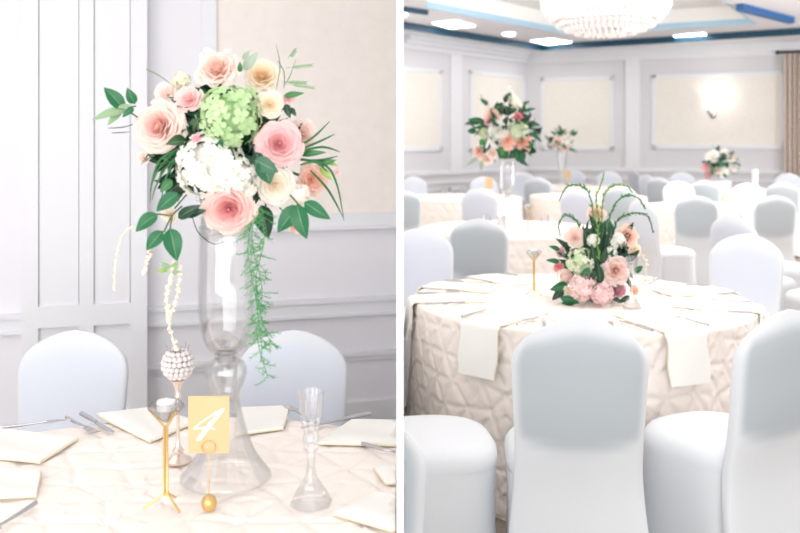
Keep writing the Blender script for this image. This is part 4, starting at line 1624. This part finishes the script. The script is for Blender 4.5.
def vine(A_, pts, col):
    path = smooth_path([A_.pt(x, y, o_) for x, y, o_ in pts], 9)
    mb = MB()
    mb.tube(path, A_.d / F * 0.6, 5, col=col)
    for i in range(2, len(path) - 1, 2):
        tdir = (path[i + 1] - path[i - 1]).normalized()
        for sg in (-1, 1):
            v = (tdir * 1.0 + Vector((random.uniform(-.5, .5), random.uniform(-.4, .2), sg * random.uniform(.25, .6)))).normalized()
            L = random.uniform(4.5, 7) / F * A_.d * (1 - 0.55 * i / len(path))
            leaf(mb, path[i], path[i] + v * L, L * 0.34, mixc(col, LIME, random.random() * 0.4), n=4, rib=False)
    mb.build('arching_vine', M['leaf'], A_.t, attr=True, smooth='all', fix=False)


vine(B_, [(593, 232, .08), (592, 205, .1), (585, 188, .1), (568, 186, .11), (559, 201, .12)], MIDG)
vine(B_, [(602, 230, .08), (603, 200, .08), (612, 186, .07), (626, 186, .06), (632, 192, .06)], rgb(110, 150, 70))
vine(B_, [(608, 232, .08), (612, 210, .08), (624, 196, .06), (638, 198, .04), (645, 209, .03)], GREEN)
vine(B_, [(612, 236, .09), (618, 220, .1), (634, 213, .1), (648, 217, .1), (653, 233, .1)], GREEN)
vine(B_, [(582, 238, .1), (577, 222, .1), (566, 215, .1), (559, 224, .1), (560, 236, .1)], GREEN)
vine(B_, [(600, 262, .18), (597, 245, .2), (598, 228, .18), (592, 212, .16)], rgb(90, 140, 60))
vine(B_, [(600, 225, .1), (596, 200, .1), (601, 184, .06), (604, 173, .05)], rgb(110, 150, 70))
B_.berries([(640, 252, .06), (646, 265, .06), (644, 285, .06)], rpx=1.2, step=0.02)
B_.berries([(556, 240, .06), (552, 232, .06), (556, 226, .06)], rpx=0.9, step=0.015)

# --- the tall bouquet on the second table
C_ = Arr('flower_arrangement', 'tall peach and green bouquet on the glass vase at the second table', (0.90, 7.55, 0.755 + 0.562), (506, 132), 7.55, 33)
mb = MB(); mb.sphere(C_.c - C_.base + Vector((0, 0, -0.05)), 0.09, 12, 8); mb.build('foam_core', M['foam'], C_.t)
C_.grow = 1.3
C_.filler(120, 13, [DARK, DARK, GREEN, rgb(34, 88, 52), rgb(50, 90, 60)], 0.3, 1.1)
for args in ((492, 116, 8, CORAL, rgb(253, 216, 198), 'peach rose at the upper left'), (508, 141, 8, CORAL, rgb(252, 196, 172), 'peach rose low in the middle'),
             (523, 141, 8, rgb(240, 130, 96), rgb(250, 180, 150), 'salmon rose low on the right'), (498, 130, 9, rgb(240, 240, 216), WHITE, 'white rose in the middle'),
             (495, 141, 6, CREAM, WHITE, 'white rose low on the left'), (490, 121, 4.5, HOT, rgb(246, 150, 180), 'hot pink bloom'), (519, 117, 4.5, rgb(196, 30, 70), HOT, 'red bloom at the right'),
             (513, 100, 6, WHITE, CREAM, 'white blossom at the top'), (517, 104, 5, WHITE, CREAM, 'white blossom near the top'), (478, 152, 5, CORAL, PEACH, 'peach bloom hanging at the left'),
             (486, 159, 6, PEACH, PALE, 'blush bloom hanging at the left'), (492, 154, 5, PEACH, PALE, 'small blush bloom at the left'), (527, 149, 3.5, CORAL, PEACH, 'small peach bud at the right'),
             (486, 103, 3.5, PINK, PALE, 'small pink bud at the upper left'), (485, 133, 5, CREAM, LIME, 'pale green bloom at the left')):
    C_.flower('rose', args[0], args[1], args[2], args[3], args[4], args[5], n=16, nu=5, nv=4)
C_.flower('hydrangea', 519, 131, 8, rgb(236, 244, 216), rgb(206, 222, 180), 'pale green hydrangea', n=34)
C_.leaves([(485, 122, 468, 119, .05, .35), (486, 127, 474, 128, .06, .4), (488, 105, 480, 99, .05, .5), (523, 112, 536, 108, .05, .3), (528, 122, 541, 126, .05, .35), (530, 132, 542, 142, .05, .3), (520, 148, 524, 163, .1, .5), (514, 148, 518, 162, .1, .5), (526, 150, 532, 156, .06, .4), (484, 139, 480, 146, .1, .7, rgb(60, 150, 70)), (500, 148, 504, 156, .12, .5, rgb(80, 160, 80)), (478, 158, 466, 166, .05, .3, SAGE), (482, 160, 481, 171, .06, .4, SAGE), (520, 106, 530, 101, .04, .35)], label='long green leaves reaching out', wr=.4)
C_.blades([[(510, 104, .04), (511, 94, .04), (510, 84, .04)], [(486, 106, .04), (482, 98, .04), (481, 94, .04)]], wpx=1.2, col=PALEG)
for (x, y) in ((510, 87), (511, 91), (513, 94), (509, 90)):
    mb = MB(); mb.sphere(C_.pt(x, y, .05), 0.014, 8, 6, col=WHITE); mb.build('white_bud', M['petal'], C_.t, attr=True)

# --- small bouquet far away, on its own tall vase
dv3 = 14.55
bx3 = P(562, 0, dv3).x
v3 = thing('tall_vase', 'slim glass vase of the small far bouquet near the room corner', 'vase', (bx3, dv3, 0.755))
mb = MB(); mb.lathe([(0.0005, 0), (0.10, 0), (0.10, 0.01), (0.05, 0.06), (0.025, 0.14), (0.05, 0.2), (0.07, 0.32), (0.075, 0.5), (0.085, 0.6), (0.08, 0.6), (0.065, 0.33), (0.02, 0.2)], 28); mb.build('bowl', M['glass'], v3)
D_ = Arr('flower_arrangement', 'small blush bouquet on the slim vase near the room corner', (bx3, dv3, 1.355), (562, 140), dv3, 12)
D_.grow = 1.35
D_.filler(40, 8, [DARK, GREEN, rgb(70, 110, 80)], 0.2, 1.1)
for args in ((562, 131, 4.5, PEACH, PALE, 'blush rose on top'), (558, 140, 4, CORAL, PALE, 'peach rose at the left'), (567, 139, 5, CREAM, WHITE, 'white rose at the right'), (562, 143, 4.5, WHITE, CREAM, 'white rose in the middle'), (565, 148, 3.5, CORAL, PEACH, 'peach rose below'), (554, 146, 3, PINK, PALE, 'pink bud')):
    D_.flower('rose', *args, n=12, nu=4, nv=3)
D_.leaves([(556, 135, 551, 131, .05, .4), (568, 148, 577, 152, .05, .3), (556, 147, 549, 149, .05, .3), (570, 133, 575, 129, .05, .3)], label='green leaves reaching out')

# --- low pink bouquet far right
d4 = 13.5
bx4 = P(722, 0, d4).x
E_ = Arr('flower_arrangement', 'low white and pink bouquet on the far table under the wall sconce', (bx4, d4, 0.755), (721, 163), d4, 16)
mb = MB(); mb.lathe([(0.0005, 0), (0.12, 0), (0.14, 0.12), (0.0005, 0.15)], 20); mb.build('low_bowl', M['wax'], E_.t)
E_.grow = 1.3
E_.filler(55, 9, [DARK, GREEN, rgb(60, 110, 76)], 0.2, 1.1)
for args in ((713, 156, 6, CREAM, WHITE, 'white rose at the upper left'), (706, 167, 4.5, DPINK, PINK, 'pink rose at the left'), (727, 165, 5, rgb(240, 220, 230), WHITE, 'white rose at the right'), (716, 171, 4.5, PINK, PALE, 'blush rose below'), (732, 158, 4, PEACH, PALE, 'blush rose at the upper right'), (724, 172, 5, WHITE, CREAM, 'white rose below'), (735, 167, 4, WHITE, PALE, 'pale bloom at the right'), (725, 153, 4, PALE, WHITE, 'pale bloom on top'), (708, 175, 4, DPINK, MAUVE, 'mauve bloom at the foot')):
    E_.flower('rose', *args, n=12, nu=4, nv=3)
E_.leaves([(722, 160, 724, 152, .2, .6), (718, 166, 726, 162, .22, .6), (722, 174, 728, 178, .2, .5), (712, 168, 712, 176, .2, .5), (732, 160, 742, 157, .05, .3, SAGE), (734, 170, 744, 168, .05, .3, SAGE), (714, 150, 712, 145, .05, .3, SAGE)], label='green leaves between the blooms')

# small pillar candles and cards glimpsed on the far tables
def votive(px, py, d, label, mk, h=0.14, r=0.035):
    x = P(px, 0, d).x
    t = thing('votive_holder', label, 'candle holder', (x, d, 0.756))
    mb = MB(); mb.lathe([(0.0005, 0), (r, 0), (r, h), (r * 0.9, h), (r * 0.85, 0.02), (0.0005, 0.02)], 20); mb.build('cup', mk, t)
    mb = MB(); mb.lathe([(0.0005, 0.022), (r * 0.7, 0.022), (r * 0.7, h * 0.6), (0.0005, h * 0.6)], 16); mb.build('candle', M['wax'], t)


votive(755, 185, 13.2, 'slim white candle holder right of the low far bouquet', M['wax'], 0.3, 0.04)


def tcard(px, d, label, w=0.10, h=0.14, z=0.755):
    x = P(px, 0, d).x
    t = thing('table_number', label, 'table number', (x, d, z), 0, 'gold number cards on the far tables')
    mb = MB(); mb.lathe([(0.0005, 0), (0.02, 0), (0.016, 0.03), (0.0005, 0.035)], 14); mb.tube([(0, 0, 0.03), (0, 0, 0.12)], 0.004, 6); mb.build('stand', M['gold'], t)
    mb = MB(); mb.box((0, 0, 0.11 + h / 2), (w, 0.004, h)); mb.build('card', M['goldcard'], t, smooth=False)


tcard(489, 11.5, 'small gold table card just left behind the tall vase')
tcard(567, 14.2, 'small gold table card under the small far bouquet')
